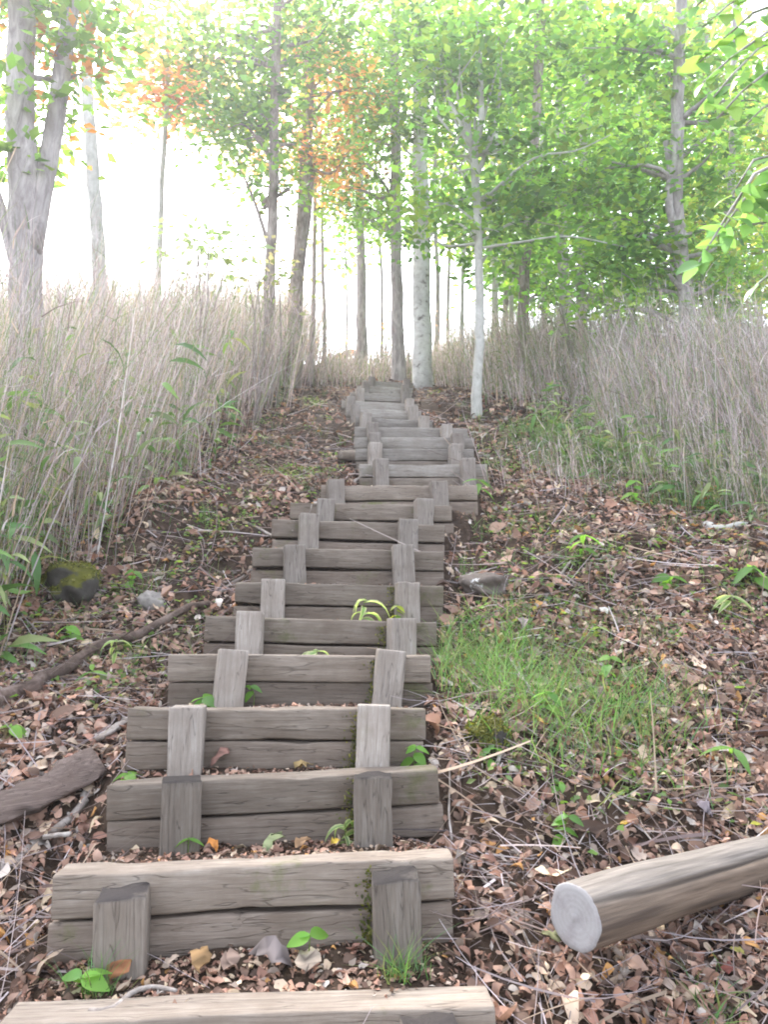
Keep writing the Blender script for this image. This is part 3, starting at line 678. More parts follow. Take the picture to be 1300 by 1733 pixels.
# bark slab at the left edge
def slab(name, label, pts, wid, th, m, cat, lift=.03, tiltv=(0, 0, 1)):
    c = resample(pts if np.shape(pts)[1] == 3 else hits(pts), 16); c[:, 2] += lift
    t = norm(np.gradient(c, axis=0)); s = norm(np.cross(t, np.array(tiltv))); up = np.cross(s, t)
    prof = np.array([(-.5, 0), (-.5, .6), (-.46, .85), (-.2, .95), (.1, 1.05), (.46, .8), (.5, .6), (.5, 0), (.2, 0), (-.2, 0)])
    k = len(prof); v = np.zeros((16, k, 3))
    for i in range(16):
        wv = wid * (1 + .35 * float(vnoise(i * .5, wid * 90))) * (.75 if i in (0, 15) else 1)
        j = rng.normal(size=(k, 2)) * .05
        v[i] = c[i] + (prof[:, :1] + j[:, :1]) * wv * s[i] + (prof[:, 1:] + j[:, 1:]) * th * up[i]
    a = np.arange(15)[:, None] * k; q = np.arange(k)[None]; q2 = (q + 1) % k
    f = np.stack([a + q, a + q2, a + k + q2, a + k + q], -1).reshape(-1, 4)
    vv = np.vstack([v.reshape(-1, 3), v[0].mean(0), v[-1].mean(0)]); jj = np.arange(k); kk = (jj + 1) % k
    tri = np.vstack([np.stack([kk, jj, np.full(k, len(vv) - 2)], 1), np.stack([15 * k + jj, 15 * k + kk, np.full(k, len(vv) - 1)], 1)])
    ya = math.atan2(c[-1, 1] - c[0, 1], c[-1, 0] - c[0, 0]); q_ = vv - c[0]; cs_, sn_ = math.cos(ya), math.sin(ya)
    q_ = np.stack([q_[:, 0] * cs_ + q_[:, 1] * sn_, -q_[:, 0] * sn_ + q_[:, 1] * cs_, q_[:, 2]], 1)
    o = link(name, mesh_np(name, q_, [f, tri], M[m], None, False), None, c[0]); o.rotation_euler = (0, 0, ya); return tag(o, label, cat)
slab('bark_slab', 'wide rotten brown bark slab lying at the left photo edge', [(-120, 1450), (0, 1408), (80, 1372), (165, 1322)], .125, .02, 'slab', 'bark slab', .075, (.1, -.75, .65))
slab('wood_chunk', 'small whitish rotten wood chunk left of the level plank step', [(160, 1268), (190, 1250), (217, 1232)], .05, .016, 'twig', 'wood chunk')
slab('wood_chunk', 'white splinter of wood at the left end of the nearest step', [(70, 1452), (95, 1448), (118, 1446)], .03, .012, 'twig', 'wood chunk', .06)
slab('timber_offcut', 'dark short timber offcut left of the first upper flight step', [(574, 786), (592, 786), (613, 788)], .12, .09, 'plank', 'timber offcut', .04)

# sawn log on the right
p0 = P(974, 1552, 2.0); p1 = P(1300, 1455, 2.55); ax = (p1 - p0) / np.linalg.norm(p1 - p0); Llog = 2.0
root = empty('sawn_log', p0); root.rotation_euler = Vector(ax).to_track_quat('X', 'Z').to_euler()
tag(root, 'debarked pale log with a sawn grey end jutting in from the right edge', 'log')
n_ = 60; SEG = 120; xsn = np.linspace(0, Llog, n_); q = np.stack([xsn, .010 * np.sin(xsn * 2.1), .008 * (np.sin(xsn * 3 + 1) - math.sin(1))], 1); q[0, 1:] = 0
v, f = tube(q, .083 - .005 * xsn / Llog + .0015 * np.sin(xsn * 9), SEG, .0, False)
th = np.arctan2(v[:, 2], v[:, 1]) % (2 * math.pi); X_ = v[:, 0]
crk_c = 2.50 + .10 * np.sin(X_ * 3.5) + .05 * vnoise(X_ * 9, X_ * 0)
gr = np.exp(-((th - crk_c) / .085) ** 2) * np.clip(.35 + X_ * 1.2, 0, 1)
rad = norm(v * np.array([0, 1, 1.])); grain = vnoise(X_ * 3, th * 16) * .002 + vnoise(X_ * 4, th * 2.5) * .007
v = v + rad * (grain - .009 * gr)[:, None]
g1_ = vnoise(X_ * 2.5 + 3, th * 20)[:, None]; g2_ = vnoise(X_ * 5, th * 5 + 4)[:, None]; g3_ = vnoise(X_ * 14, th * 40)[:, None]
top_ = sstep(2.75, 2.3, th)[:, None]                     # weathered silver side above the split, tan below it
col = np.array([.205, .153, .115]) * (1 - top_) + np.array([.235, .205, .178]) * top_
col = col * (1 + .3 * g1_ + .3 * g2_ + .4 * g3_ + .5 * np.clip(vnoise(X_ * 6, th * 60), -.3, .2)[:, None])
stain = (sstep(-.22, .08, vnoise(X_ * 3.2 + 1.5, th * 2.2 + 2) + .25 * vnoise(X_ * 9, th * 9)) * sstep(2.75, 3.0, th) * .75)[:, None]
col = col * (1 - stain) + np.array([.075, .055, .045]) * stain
col = col * (1 - .93 * gr[:, None]) + np.array([.03, .022, .018]) * .93 * gr[:, None]
m_, n, out = mat('debarked_log_surface'); at = N(n, "ShaderNodeAttribute", attribute_name="Col"); fz = noise_t(n, coords(n, (2, 40, 40)), 4, 6, .7)
principled(n, out, mixc(n, fz, mixc(n, .45, at.outputs['Color'], (.05, .04, .03)), at.outputs['Color']), .85, fz, .5, .004, .2)
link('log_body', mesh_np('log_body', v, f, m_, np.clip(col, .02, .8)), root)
ring = v[:SEG].copy(); cv = [ring]; 
rings = [ring * np.array([1, s_, s_]) + np.array([-.003 - .002 * vnoise(s_ * 9, 1.), 0, 0]) for s_ in (1.0, .96, .8, .55, .3, .1)]
rings[0] = ring * np.array([1, .998, .998])
cv = np.concatenate(rings + [np.array([[-.004, 0, 0]])]); seg = SEG
a = np.arange(5)[:, None] * seg; j = np.arange(seg)[None]; j2 = (j + 1) % seg
fq = np.stack([a + j, a + seg + j, a + seg + j2, a + j2], -1).reshape(-1, 4); jj = np.arange(seg)
ft = np.stack([5 * seg + jj, np.full(seg, 6 * seg), 5 * seg + (jj + 1) % seg], 1)
tag(link('cut_end', mesh_np('cut_end', cv, [fq, ft], M['cut']), root), 'grey sawn end face with growth rings')

# ------------------------------------------------------------------ rocks
def rock(label, px, py, size, m, cat='rock', sink=.25, sq=(1, 1, .7), seed=1):
    p = hit(px, py); bm = bmesh.new(); bmesh.ops.create_icosphere(bm, subdivisions=4, radius=1)
    for v in bm.verts:
        d = v.co.normalized(); nn = mnoise.noise(d * 1.3 + Vector((seed * 5, 0, 0))) * .35 + mnoise.noise(d * 3.1 + Vector((0, seed * 3, 0))) * .16 + mnoise.noise(d * 9) * .04
        s = 1 + nn; s = round(s * 9) / 9 * .35 + s * .65
        v.co = Vector((d.x * sq[0], d.y * sq[1], d.z * sq[2])) * s * size
    me = bpy.data.meshes.new('rock'); bm.to_mesh(me); bm.free(); me.materials.append(M[m])
    me.polygons.foreach_set("use_smooth", np.ones(len(me.polygons), bool))
    o = link('rock', me, None, (p[0], p[1] + size * .3, p[2] + size * sq[2] * (1 - 2 * sink) * .5)); o.rotation_euler = (.2, .1, seed)
    if m == 'rock_moss':
        co = np.array([v.co[:] for v in me.vertices]); nn = np.array([v.normal[:] for v in me.vertices])
        pool = np.where(nn[:, 2] + .5 * vnoise(co[:, 0] * 18, co[:, 1] * 18 + co[:, 2] * 9) > .25)[0]; i = rng.choice(pool, 3500)
        moss_bits(o, co[i] + rng.normal(size=(len(i), 3)) * .004 + nn[i] * .002, nn[i], .012)
    return tag(o, label, cat, 'rocks on the slope')
rock('dark rounded boulder covered in moss under the left dry grass', 112, 1005, .19, 'rock_moss', seed=2, sq=(1.15, .9, .8), sink=.28)
rock('pale grey stone half buried left of the drooping sprig step', 252, 1030, .075, 'rock_pale', seed=3, sink=.1, sq=(1, .9, .9))
rock('flat brown rock with white lichen spots right of the steps', 828, 1006, .17, 'rock_lichen', seed=14, sq=(1.0, .9, .5), sink=.12)
rock('small round stone thick with green moss by the grass patch', 825, 1262, .085, 'rock_moss', seed=5, sq=(1, .9, .75), sink=.05)
rock('small white stone right of the lower upper flight steps', 820, 775, .06, 'rock_pale', seed=6)
rock('grey flat stone high up beside the narrow upper steps', 668, 668, .09, 'rock_pale', seed=7, sq=(1.2, .8, .5))
for i, (lab, px, py, s_) in enumerate((('largest grey rock of the rubble heap at the stair top', 590, 625, .26), ('upper grey rock leaning on the rubble heap at the stair top', 572, 608, .22), ('left low grey rock of the rubble heap at the stair top', 548, 628, .2), ('small grey rock at the right of the rubble heap by the topmost step', 612, 632, .15), ('flat grey rock crowning the rubble heap below the crest', 590, 598, .2))):
    rock(lab, px, py, s_, 'rock_lichen' if i % 2 else 'rock_pale', seed=8 + i, sq=(1.2, .8, .6))

# ------------------------------------------------------------------ small plants
GREEN = np.array([(.16, .34, .06), (.13, .28, .07), (.20, .38, .08)])
def plant(name, label, p, leaves, stem_h, size, wid=.32, pal=GREEN, cat='plant', group='small green plants on the slope', droop=.3, edge=None, up=.5):
    """seedling: stem plus a few shaped leaves"""
    root = empty(name, p); tag(root, label, cat, group)
    top = np.array([random.uniform(-.2, .2) * stem_h, -random.uniform(0, .3) * stem_h, stem_h])
    st = resample([np.zeros(3) - [0, 0, .02], top * .5 + rng.normal(size=3) * .06 * stem_h, top], 6)
    mb = MB(); mb.add(*tube(st, np.linspace(.0022, .0014, 6), 6))
    v = mb.v[0]; link('stem', mesh_np('stem', v, [np.concatenate(f) for f in mb.f.values()], M['leaf'], np.tile([.16, .22, .07], (len(v), 1))), root)
    T, TF = leaf_template(wid, .06, droop, 7); n = leaves
    ang = rng.random() * 6 + np.arange(n) * 2.4 + rng.normal(size=n) * .3
    nr = norm(np.stack([np.cos(ang) * .5, np.sin(ang) * .5 - .35, np.full(n, .9)], 1) + rng.normal(size=(n, 3)) * .15)
    hd = np.stack([np.cos(ang), np.sin(ang) * .8, up * rng.random(n)], 1)
    lv = np.array([st[-1] if i < 3 else st[max(1, 5 - i // 2)] for i in range(n)])
    col = pick(n, pal, np.ones(len(pal)) / len(pal), .15)
    vv, ff, cc = scatter(T, TF, lv, basis(nr, hd), size * (.7 + .5 * rng.random(n)), col)
    if edge is not None:
        k = T.shape[0]; mask = np.tile(np.arange(k) % 3 != 1, n); cc = np.where(mask[:, None], edge, cc)
    link('leaves', mesh_np('leaves', vv, ff, M['leaf'], cc), root)
    return root
def on(px, py): return hit(px, py)
EDGE = np.array([.55, .58, .36])
def front(k, px, dy=-.05):
    """point at the foot of step k, just in front of its planks, under photo x"""
    t = (px - STEPS[k][1]) / (STEPS[k][3] - STEPS[k][1]); q = SL[k] * (1 - t) + SR[k] * t
    x_, y_ = q[0], q[1] + dy; return np.array([x_, y_, g1(x_, y_)])
plant('bamboo_sprig', 'drooping bamboo sprig with white leaf edges in the middle of a step', front(6, 612, -.12), 7, .14, .15, .13, cat='bamboo sprig', droop=1.1, edge=EDGE, up=.3)
plant('bamboo_sprig', 'small striped bamboo sprig at the foot of the step by the grass patch', front(5, 540, -.10), 4, .06, .12, .16, cat='bamboo sprig', droop=.8, edge=EDGE)
plant('bamboo_sprig', 'pale striped grassy sprig beside a right post near the bottom', front(2, 583, -.06), 9, .07, .11, .10, cat='bamboo sprig', droop=1.2, edge=EDGE)
plant('seedling', 'leafy yellow green seedling before a right post, beside the drooping sprig', front(6, 672, -.14), 9, .10, .055, pal=np.array([(.16, .30, .06), (.30, .36, .05)]), cat='seedling')
plant('seedling', 'two leaf bright green seedling below the nearest full step', front(1, 527, -.10), 3, .085, .062, .30, cat='seedling')
plant('seedling', 'seedling right of the left leaning post on its step', front(4, 432, -.06), 4, .10, .06, cat='seedling')
plant('seedling', 'leafy seedling at the foot of the left leaning post', front(4, 358, -.10), 6, .05, .07, cat='seedling')
plant('seedling', 'broad leaved seedling at the right end of the level plank step', front(3, 700, -.06), 7, .09, .06, cat='seedling')
plant('seedling', 'low seedling at the left end of the level plank step', front(3, 235, -.08), 6, .03, .07, cat='seedling')
plant('seedling', 'green shoot beside an orange leaf on the second step from the nearest', front(2, 335, -.12), 4, .05, .07, .16, cat='seedling')
plant('fern', 'small bright fern just under the moss stone', on(828, 1300), 8, .07, .075, .22, cat='fern')
plant('seedling', 'pale green seedling in the middle of the grass patch', on(925, 1225), 6, .13, .085, cat='seedling')
plant('seedling', 'tall seedling with bright leaves above the grass patch', on(1025, 1165), 7, .14, .075, cat='seedling')
plant('seedling', 'yellowish seedling right of the tall seedling above the grass patch', on(1010, 1095), 7, .10, .05, pal=np.array([(.34, .36, .08), (.22, .32, .07)]), cat='seedling')
plant('seedling', 'upper green seedling on the dark soil under the grass patch', on(945, 1365), 4, .08, .06, cat='seedling')
plant('seedling', 'lower green seedling on the dark soil under the grass patch', on(958, 1425), 7, .09, .06, cat='seedling')
plant('bamboo_sprig', 'single long bamboo leaf shoot on the right slope above the log', on(1245, 1310), 3, .10, .12, .14, cat='bamboo sprig')
plant('bamboo_sprig', 'white striped bamboo sprig at the right, level with the flat rock', on(1245, 1045), 4, .12, .13, .14, cat='bamboo sprig', edge=EDGE)
plant('bamboo_sprig', 'broad bamboo sprig at the right photo edge below the pale branch', on(1285, 1000), 6, .14, .17, .22, cat='bamboo sprig')
plant('seedling', 'broad pale seedling on the leaves right of the flat rock', on(1135, 1005), 6, .10, .10, cat='seedling')
plant('seedling', 'seedling on the left bank between the mossy boulder and the pale stone', on(222, 1000), 5, .11, .08, cat='seedling')
plant('seedling', 'bright seedling lower on the left bank below the mossy boulder', on(108, 1095), 7, .10, .075, cat='seedling')
plant('bamboo_sprig', 'striped bamboo sprig low on the left bank beside the grey branch', on(195, 1130), 7, .13, .10, .18, cat='bamboo sprig', edge=EDGE, droop=.8)
plant('bamboo_sprig', 'long green bamboo leaves at the left, under the grey branch', on(150, 1165), 4, .08, .13, .14, cat='bamboo sprig')
plant('seedling', 'small seedling at the far left edge by the thin pale branch', on(10, 1265), 5, .08, .08, cat='seedling')
plant('seedling', 'light green seedling by the twig on the cut off lowest step', on(140, 1690), 4, .05, .07, cat='seedling')
plant('seedling', 'green seedling right of the bark slab among big brown leaves', on(145, 1330), 3, .02, .07, cat='seedling')
plant('seedling', 'seedling at the right bank above the pale branch, in the green grass', on(1075, 860), 7, .2, .1, cat='seedling')
plant('bamboo_sprig', 'green bamboo sprig on the right bank next to the bent stick', on(985, 960), 7, .2, .13, .14, cat='bamboo sprig')
plant('bamboo_sprig', 'bamboo sprig at the right end of the topmost lower flight step', on(812, 840), 6, .13, .14, .15, cat='bamboo sprig')
for lab, px, py, n in (('grass tuft under the right post of the nearest step', 680, 1655, 90), ('stiff grass tuft in the bottom right corner', 1205, 1725, 60), ('small grass tuft beside the nearest left post', 168, 1680, 50), ('tall grass tuft at the far right of the grass patch', 1165, 1190, 60)):
    mb = blades([(px, py)], n, .06, .16 if 'stiff' not in lab else .14, .025 if 'stiff' not in lab else .05, .003 if 'stiff' not in lab else .007, GR)
    o0 = hit(px, py); tag(link('grass_tuft', mb.mesh('grass_tuft', M['blade'], True, o0), None, o0), lab, 'grass tuft', 'grass tufts on the slope')
plant('withered_fern', 'bright orange withered fern in the grass at the right', on(1205, 850), 14, .12, .13, .2, pal=np.array([(.50, .16, .04), (.40, .11, .03), (.55, .22, .08)]), cat='fern', group='withered plants')
# single fallen leaves that catch the eye
def big_leaf(label, p, size, col, wid=.34, curl=.6):
    size *= .85
    T, TF = leaf_template(wid, random.uniform(-.15, .2), curl, 7); n = norm(np.array([random.uniform(-.3, .3), -.35, 1.0])[None])
    v, f, c = scatter(T, TF, np.zeros((1, 3)), basis(n, rng.normal(size=(1, 3)) * [1, 1, .1]), np.array([size]), np.array([col]))
    v = v + rng.normal(size=v.shape) * size * .06; c = np.clip(c * (1 + .3 * rng.normal(size=(len(c), 1))), .02, .8) * .7
    v = v - v.mean(0); v[:, 2] -= v[:, 2].min()
    o = link('fallen_leaf', mesh_np('fallen_leaf', v, f, M['litter'], c), None, np.array(p) + [0, 0, .012]); return tag(o, label, 'leaf', 'fallen leaves that stand out')
def tread(k, px, back=.26):
    q = front(k, px, 0); y_ = q[1] + back; return np.array([q[0], y_, g1(q[0], y_)])
big_leaf('flat grey green leaf lying on the nearest full step tread', tread(1, 435), .11, (.22, .26, .13), .3, .1)
big_leaf('tan leaf touching the grey green one on the nearest full step tread', tread(1, 490, .3), .08, (.36, .22, .12))
big_leaf('small yellow leaf by the striped sprig on the nearest full step tread', tread(1, 553, .3), .045, (.55, .38, .05))
big_leaf('orange leaf standing by the left post on the nearest full step tread', tread(1, 318, .28), .06, (.55, .22, .05), .3, 1.2)
big_leaf('ochre leaf lying on the tread below the level plank step', tread(2, 500, .2), .08, (.38, .27, .12))
big_leaf('pinkish curled leaf beside the left post below the level plank step', tread(2, 345, .22), .10, (.36, .20, .16), .34, 1.2)
for lab, px, sz, c in (('large grey crumpled leaf in the middle of the cut off lowest step', 425, .13, (.24, .20, .19)), ('pale tan leaf right of the grey crumpled leaf on the lowest step', 495, .10, (.36, .29, .23)), ('ochre folded leaf near the nearest left post on the lowest step', 288, .09, (.36, .22, .10)), ('pink brown leaf on the lowest step beside the twig', 345, .09, (.27, .19, .15)), ('bright pale leaf against the nearest left post', 228, .06, (.42, .33, .26)), ('russet leaf at the left of the twig on the lowest step', 140, .11, (.34, .15, .07))):
    big_leaf(lab, tread(0, px, .19 + .1 * random.random()), sz, c, .38, random.uniform(.4, 1.3))
for lab, px, py, sz, c in (('yellow leaf lying just above the sawn log', 1060, 1412, .045, (.58, .36, .05)), ('yellow green rounded leaf below the sawn log', 1255, 1640, .05, (.40, .36, .10)), ('dark red leaf below the sawn log at the right', 1235, 1665, .06, (.24, .08, .06)), ('olive green leaf under the sawn log end', 935, 1612, .07, (.22, .22, .11)), ('orange brown leaf on the right slope above the log', 1205, 1300, .06, (.45, .17, .07)), ('large pale leaf at the left above the bark slab', 90, 1300, .10, (.48, .36, .28)), ('pale orange leaf beside the large pale leaf at the left', 130, 1318, .09, (.40, .22, .14)), ('white narrow leaf caught on a stem right of the steps', 1025, 1052, .10, (.60, .55, .48)), ('yellow leaf fallen among stems below the flat rock', 905, 1030, .05, (.50, .36, .10)), ('grey curled leaf cluster above the grass patch', 885, 1080, .12, (.30, .24, .23)), ('purple grey leaf on the leaves right above the log', 1195, 1395, .11, (.26, .22, .24)), ('orange leaf hanging in the left dry grass edge', 140, 905, .09, (.48, .22, .06))):
    big_leaf(lab, hit(px, py) + [0, 0, .02], sz, c, .3, random.uniform(.3, 1.2))

# ------------------------------------------------------------------ trees
LG = np.array([(.135, .275, .05), (.17, .31, .06), (.10, .22, .05), (.22, .33, .065), (.12, .25, .08)])
LY = np.array([(.19, .32, .06), (.25, .34, .07), (.15, .29, .06), (.36, .34, .08), (.13, .25, .06)])
LO = np.array([(.60, .29, .15), (.56, .24, .12), (.62, .36, .20), (.55, .31, .12), (.22, .30, .08)])
LM = np.array([(.13, .27, .05), (.16, .30, .07), (.11, .23, .06), (.18, .31, .07), (.12, .25, .05), (.15, .28, .06), (.10, .21, .05), (.46, .20, .07), (.17, .26, .06)])
def crown_leaves(ells, d, pal, leaf, mb, dens=1.0, dspread=1.0, yoff=.3):
    cs = []
    for (px, py, rx, ry) in ells:
        c = P(px, py, d); k = d / F; dens_ = dens * rng.uniform(.6, 1.2); rx_, rz_ = rx * k, ry * k; ry_ = min(rx_, rz_) * dspread * 1.2 + .2
        vol = rx_ * rz_ * 3.14
        ncl = max(6, int(vol * 29 * dens_ * min(1, 12 / d)))
        u = rng.normal(size=(ncl, 3)); u = norm(u) * (rng.random((ncl, 1)) ** .45)
        cc = c + np.array([0, ry_ * yoff, 0]) + u * np.array([rx_, ry_, rz_]); cs.append(cc)
        m = 24
        off = rng.normal(size=(ncl, m, 3)) * np.array([.28, .28, .05]) * (d / 10) ** .4
        off[..., 2] -= .18 * np.linalg.norm(off[..., :2], axis=-1)         # sprays droop at their ends
        pos = (cc[:, None] + off).reshape(-1, 3); n = len(pos)
        tiltc = np.repeat(rng.normal(size=(ncl, 3)) * .4, m, 0)
        nr = norm(np.array([0, -.25, .9]) + tiltc + rng.normal(size=(n, 3)) * .32)
        hd = off.reshape(-1, 3) + rng.normal(size=(n, 3)) * .08
        tone = np.repeat(1 + .30 * rng.normal(size=(ncl, 1)), m, 0)
        wt = np.ones(len(pal)) / len(pal)
        ci = np.repeat(rng.choice(len(pal), ncl, p=wt), m); alt = rng.random(n) < .3; ci[alt] = rng.choice(len(pal), alt.sum())
        col = np.clip(pal[ci] * np.clip(tone, .55, 1.6) * (1 + .15 * rng.normal(size=(n, 1))), .015, .8)
        mb.add(*scatter(KITE, KITE_F, pos, basis(nr, hd), 1.42 * leaf * (.6 + .7 * rng.random(n)), col))
    return cs
def trunk_path(px, d, snap=True):
    p = np.array([P(x_, y_, d) for x_, y_ in px])
    zb = g1(p[0, 0], p[0, 1])
    if snap:
        if p[0, 2] > zb - .1: p = np.vstack([[p[0, 0], p[0, 1], zb - .15], p])
        else: p[0, 2] = zb - .15
    return p
def tree(name, label, px, d, r, mat_, ells, pal=LG, leaf=.085, limbs=(), dens=1.0, taper=.62, flare=1.35, group='trees on the hillside', cat='tree', nlimb=3, wob=.12, dsp=1.0):
    if d is None:
        b = hit(*px[0]); d = float(np.dot(b, np.array([0, CP, SP])))
    p = trunk_path(px, d); base = p[0].copy(); base[2] += .15
    root = empty(name, base); tag(root, label, cat, group)
    n = 26; q = resample(p, n); q[2:-1] += rng.normal(size=(n - 3, 3)) * r * .07
    tt = np.linspace(0, 1, n); rad = r * (1 - (1 - taper) * tt) * (1 + (flare - 1) * np.exp(-tt * 14))
    mb = MB(); mb.add(*tube(q, rad, 14, wob, True, px[0][0] % 37))
    for pts, r0, r1 in limbs:
        lq = resample([P(x_, y_, d + dd) for x_, y_, dd in pts], 12); mb.add(*tube(lq, np.linspace(r0, r1, 12), 9, .08, True, r0 * 77))
    crown = MB(); cs = crown_leaves(ells, d, pal, leaf, crown, dens, dsp, .3 if name == 'forked_tree' else -.35 if name == 'birch_tree' else .45) if ells else []
    for cc in cs:                                             # limbs running from the trunk into the crown
        for _ in range(nlimb):
            tgt = cc[rng.integers(len(cc))]; k = int(np.argmin(np.abs(q[:, 2] - (tgt[2] - .35 * np.linalg.norm(tgt[:2] - q[-1, :2])))))
            k = min(max(k, 4), n - 1); a = q[k]; r0 = min(rad[k] * .45, .035)
            mid = (a + tgt) / 2 + rng.normal(size=3) * .12 + np.array([0, 0, .1])
            mb.add(*tube(resample([a, mid, tgt], 9), np.linspace(r0, .006, 9), 6, .05))
    link('trunk', mb.mesh('trunk', M[mat_], True, base), root)
    if ells: link('crown', crown.mesh('crown', M['leaf'], False, base), root)
    return root
tree('deciduous_tree', 'big grey tree at the left edge forking into two stems', [(48, 800), (45, 500), (42, 380), (34, 200), (38, 0), (30, -200)], 7, .165, 'bark',
     [(35, 150, 32, 58), (130, 60, 50, 50), (8, 260, 25, 50), (60, -40, 130, 60)], LM, .09,
     limbs=[([(52, 430, 0), (70, 330, .05), (92, 210, .1), (108, 95, .1), (135, -90, .1)], .10, .07), ([(30, 460, 0), (8, 380, 0), (-8, 330, 0), (-40, 230, .1)], .06, .05)], dens=2.2, taper=.6)
tree('deciduous_tree', 'pale washed out tree with bare leaning trunk right of the forked grey tree', [(172, 720), (166, 450), (158, 300), (146, 120), (150, -120)], 10, .10, 'bark_pale', [(150, 20, 60, 55), (210, -40, 70, 50), (150, -120, 110, 60)], LM, .09, dens=.6)
tree('maple_tree', 'slim bare tree with an orange crown against the white sky', [(264, 700), (268, 470), (273, 330), (281, 190), (284, 60)], 12, .055, 'bark_pale', [(285, 120, 55, 42), (245, 152, 60, 28), (325, 160, 42, 30), (290, 80, 45, 30)], LO, .11, dens=1.7)
tree('deciduous_tree', 'dark straight tree with full green crown left of the stairs', [(452, 640), (456, 500), (462, 330), (466, 150), (474, -120)], 11, .09, 'bark_brown',
     [(395, 110, 85, 75), (425, 215, 70, 50), (345, 70, 45, 50), (460, 60, 60, 70), (470, 290, 40, 35), (560, 30, 70, 55), (300, 10, 60, 35), (440, -90, 170, 70), (400, 170, 80, 50)], LG, .095, limbs=[([(456, 420, 0), (430, 340, .1), (398, 268, .2)], .035, .012)], dens=1.15)
tree('deciduous_tree', 'thick brown tree with orange leaves left of the stair top', [(496, 660), (500, 520), (508, 400), (517, 290), (522, 150), (525, -80)], 13, .13, 'bark_brown', [(520, 80, 42, 75), (535, 235, 45, 45), (490, 190, 50, 45), (500, 30, 50, 50), (430, 240, 60, 40), (360, 110, 60, 40), (590, 120, 40, 60), (560, 260, 45, 50)], LO, .09, limbs=[([(504, 470, 0), (520, 380, .1), (528, 290, .1)], .06, .05)], dens=1.3)
tree('slender_tree', 'thin grey trunk first right of the thick brown tree at the stair top', [(527, 600), (530, 540), (533, 360), (536, 200)], 14.5, .05, 'bark', [(560, 250, 45, 55)], LG, .085)
tree('slender_tree', 'thinner grey trunk second right of the thick brown tree at the stair top', [(549, 600), (549, 540), (545, 380), (550, 230)], 15.5, .045, 'bark', [(575, 330, 45, 30)], LG, .085)
tree('deciduous_tree', 'straight grey tree on the crest above the top of the stairs', [(612, 600), (612, 500), (609, 330), (606, 100)], 16.5, .115, 'bark', [(610, 330, 55, 45), (590, 230, 70, 60), (600, 120, 70, 70)], LY, .085, dens=1.1)
tree('deciduous_tree', 'two toned tree close left of the white birch', [(675, 612), (672, 500), (670, 300), (668, 100), (670, -80)], 13.6, .115, 'bark', [(640, 130, 85, 80), (600, 180, 60, 60), (650, 290, 60, 40), (610, 40, 90, 50), (620, 340, 55, 35), (640, 380, 45, 22), (560, 300, 50, 40)], LG, .085, dens=1.2)
tree('birch_tree', 'thick white birch right at the top of the stairs', [(716, 640), (716, 560), (713, 380), (711, 200), (712, 60), (715, -100)], 12.8, .165, 'bark_birch', [(730, 60, 95, 65), (680, 210, 45, 40), (760, 160, 60, 60), (700, -40, 130, 60), (735, 400, 35, 30), (715, 60, 60, 50), (705, 230, 40, 30)], LG, .10, flare=1.15, dens=1.0)
tree('forked_tree', 'smooth pale young tree with upward fork right of the white birch', [(807, 660), (812, 560), (810, 420), (803, 265)], 9.9, .068, 'bark_pale',
     [(800, 120, 85, 75), (740, 310, 65, 45), (850, 330, 55, 45), (870, 220, 75, 60), (770, 230, 60, 45), (830, 20, 110, 50), (760, 380, 55, 30), (850, 400, 55, 35), (930, 320, 75, 50), (740, 60, 80, 60)], LG, .095,
     limbs=[([(803, 275, 0), (785, 215, 0), (762, 172, .1), (745, 90, .2)], .045, .012), ([(803, 270, 0), (815, 200, -.1), (813, 110, -.1), (805, 0, -.1)], .045, .014), ([(806, 300, 0), (832, 235, .1), (845, 170, .1), (850, 60, .2)], .035, .01),
            ([(811, 345, 0), (900, 270, -.3), (975, 255, -.5), (1040, 225, -.6)], .022, .006), ([(812, 420, 0), (880, 410, -.3), (960, 400, -.4), (1060, 418, -.5)], .018, .006), ([(811, 380, 0), (770, 350, .1), (720, 340, .2)], .02, .006)], taper=.7, flare=1.2, dens=1.0)
tree('deciduous_tree', 'rough brown tree leaning right behind the pale forked tree', [(884, 560), (887, 500), (893, 380), (905, 230), (914, 60), (918, -80)], 12, .10, 'bark_brown', [(910, 90, 100, 85), (945, 240, 75, 65), (890, 330, 50, 40), (960, 20, 110, 60), (990, 330, 80, 45), (880, 400, 60, 35), (930, 450, 55, 25)], LG, .10, dens=.95)
tree('deciduous_tree', 'rough grey trunk, left of the side by side pair in the right grass', [(956, 560), (955, 500), (952, 420), (948, 200), (950, -60)], 14, .115, 'bark', [(975, 390, 85, 45), (1030, 120, 90, 80), (1010, 440, 70, 30), (1060, 300, 80, 60)], LG, .085, dens=1.15)
tree('deciduous_tree', 'rough grey trunk, right of the side by side pair in the right grass', [(986, 560), (985, 500), (986, 400), (990, 150), (990, -60)], 14.6, .10, 'bark', [(1060, 230, 95, 75), (1050, 420, 80, 50), (1030, 480, 75, 28), (1110, 470, 70, 35)], LG, .085, dens=1.15)
tree('gnarled_tree', 'pale grey tree with a twisted burl on its trunk in the right grass', [(1170, 640), (1164, 540), (1157, 460), (1147, 370), (1146, 250), (1152, 60), (1155, -100)], 9.6, .10, 'bark', [(1130, 100, 95, 80), (1200, 260, 75, 75), (1085, 320, 70, 65), (1215, 400, 75, 55), (1060, 30, 95, 55), (1120, 440, 80, 42), (1240, 130, 70, 80), (1060, 400, 70, 40), (1200, 480, 70, 32), (1010, 250, 80, 55), (1040, 500, 70, 22)], LG, .095,
     limbs=[([(1152, 400, -.02), (1136, 365, -.08), (1132, 325, -.08), (1136, 295, 0), (1128, 240, .1)], .055, .04)], dens=1.15)
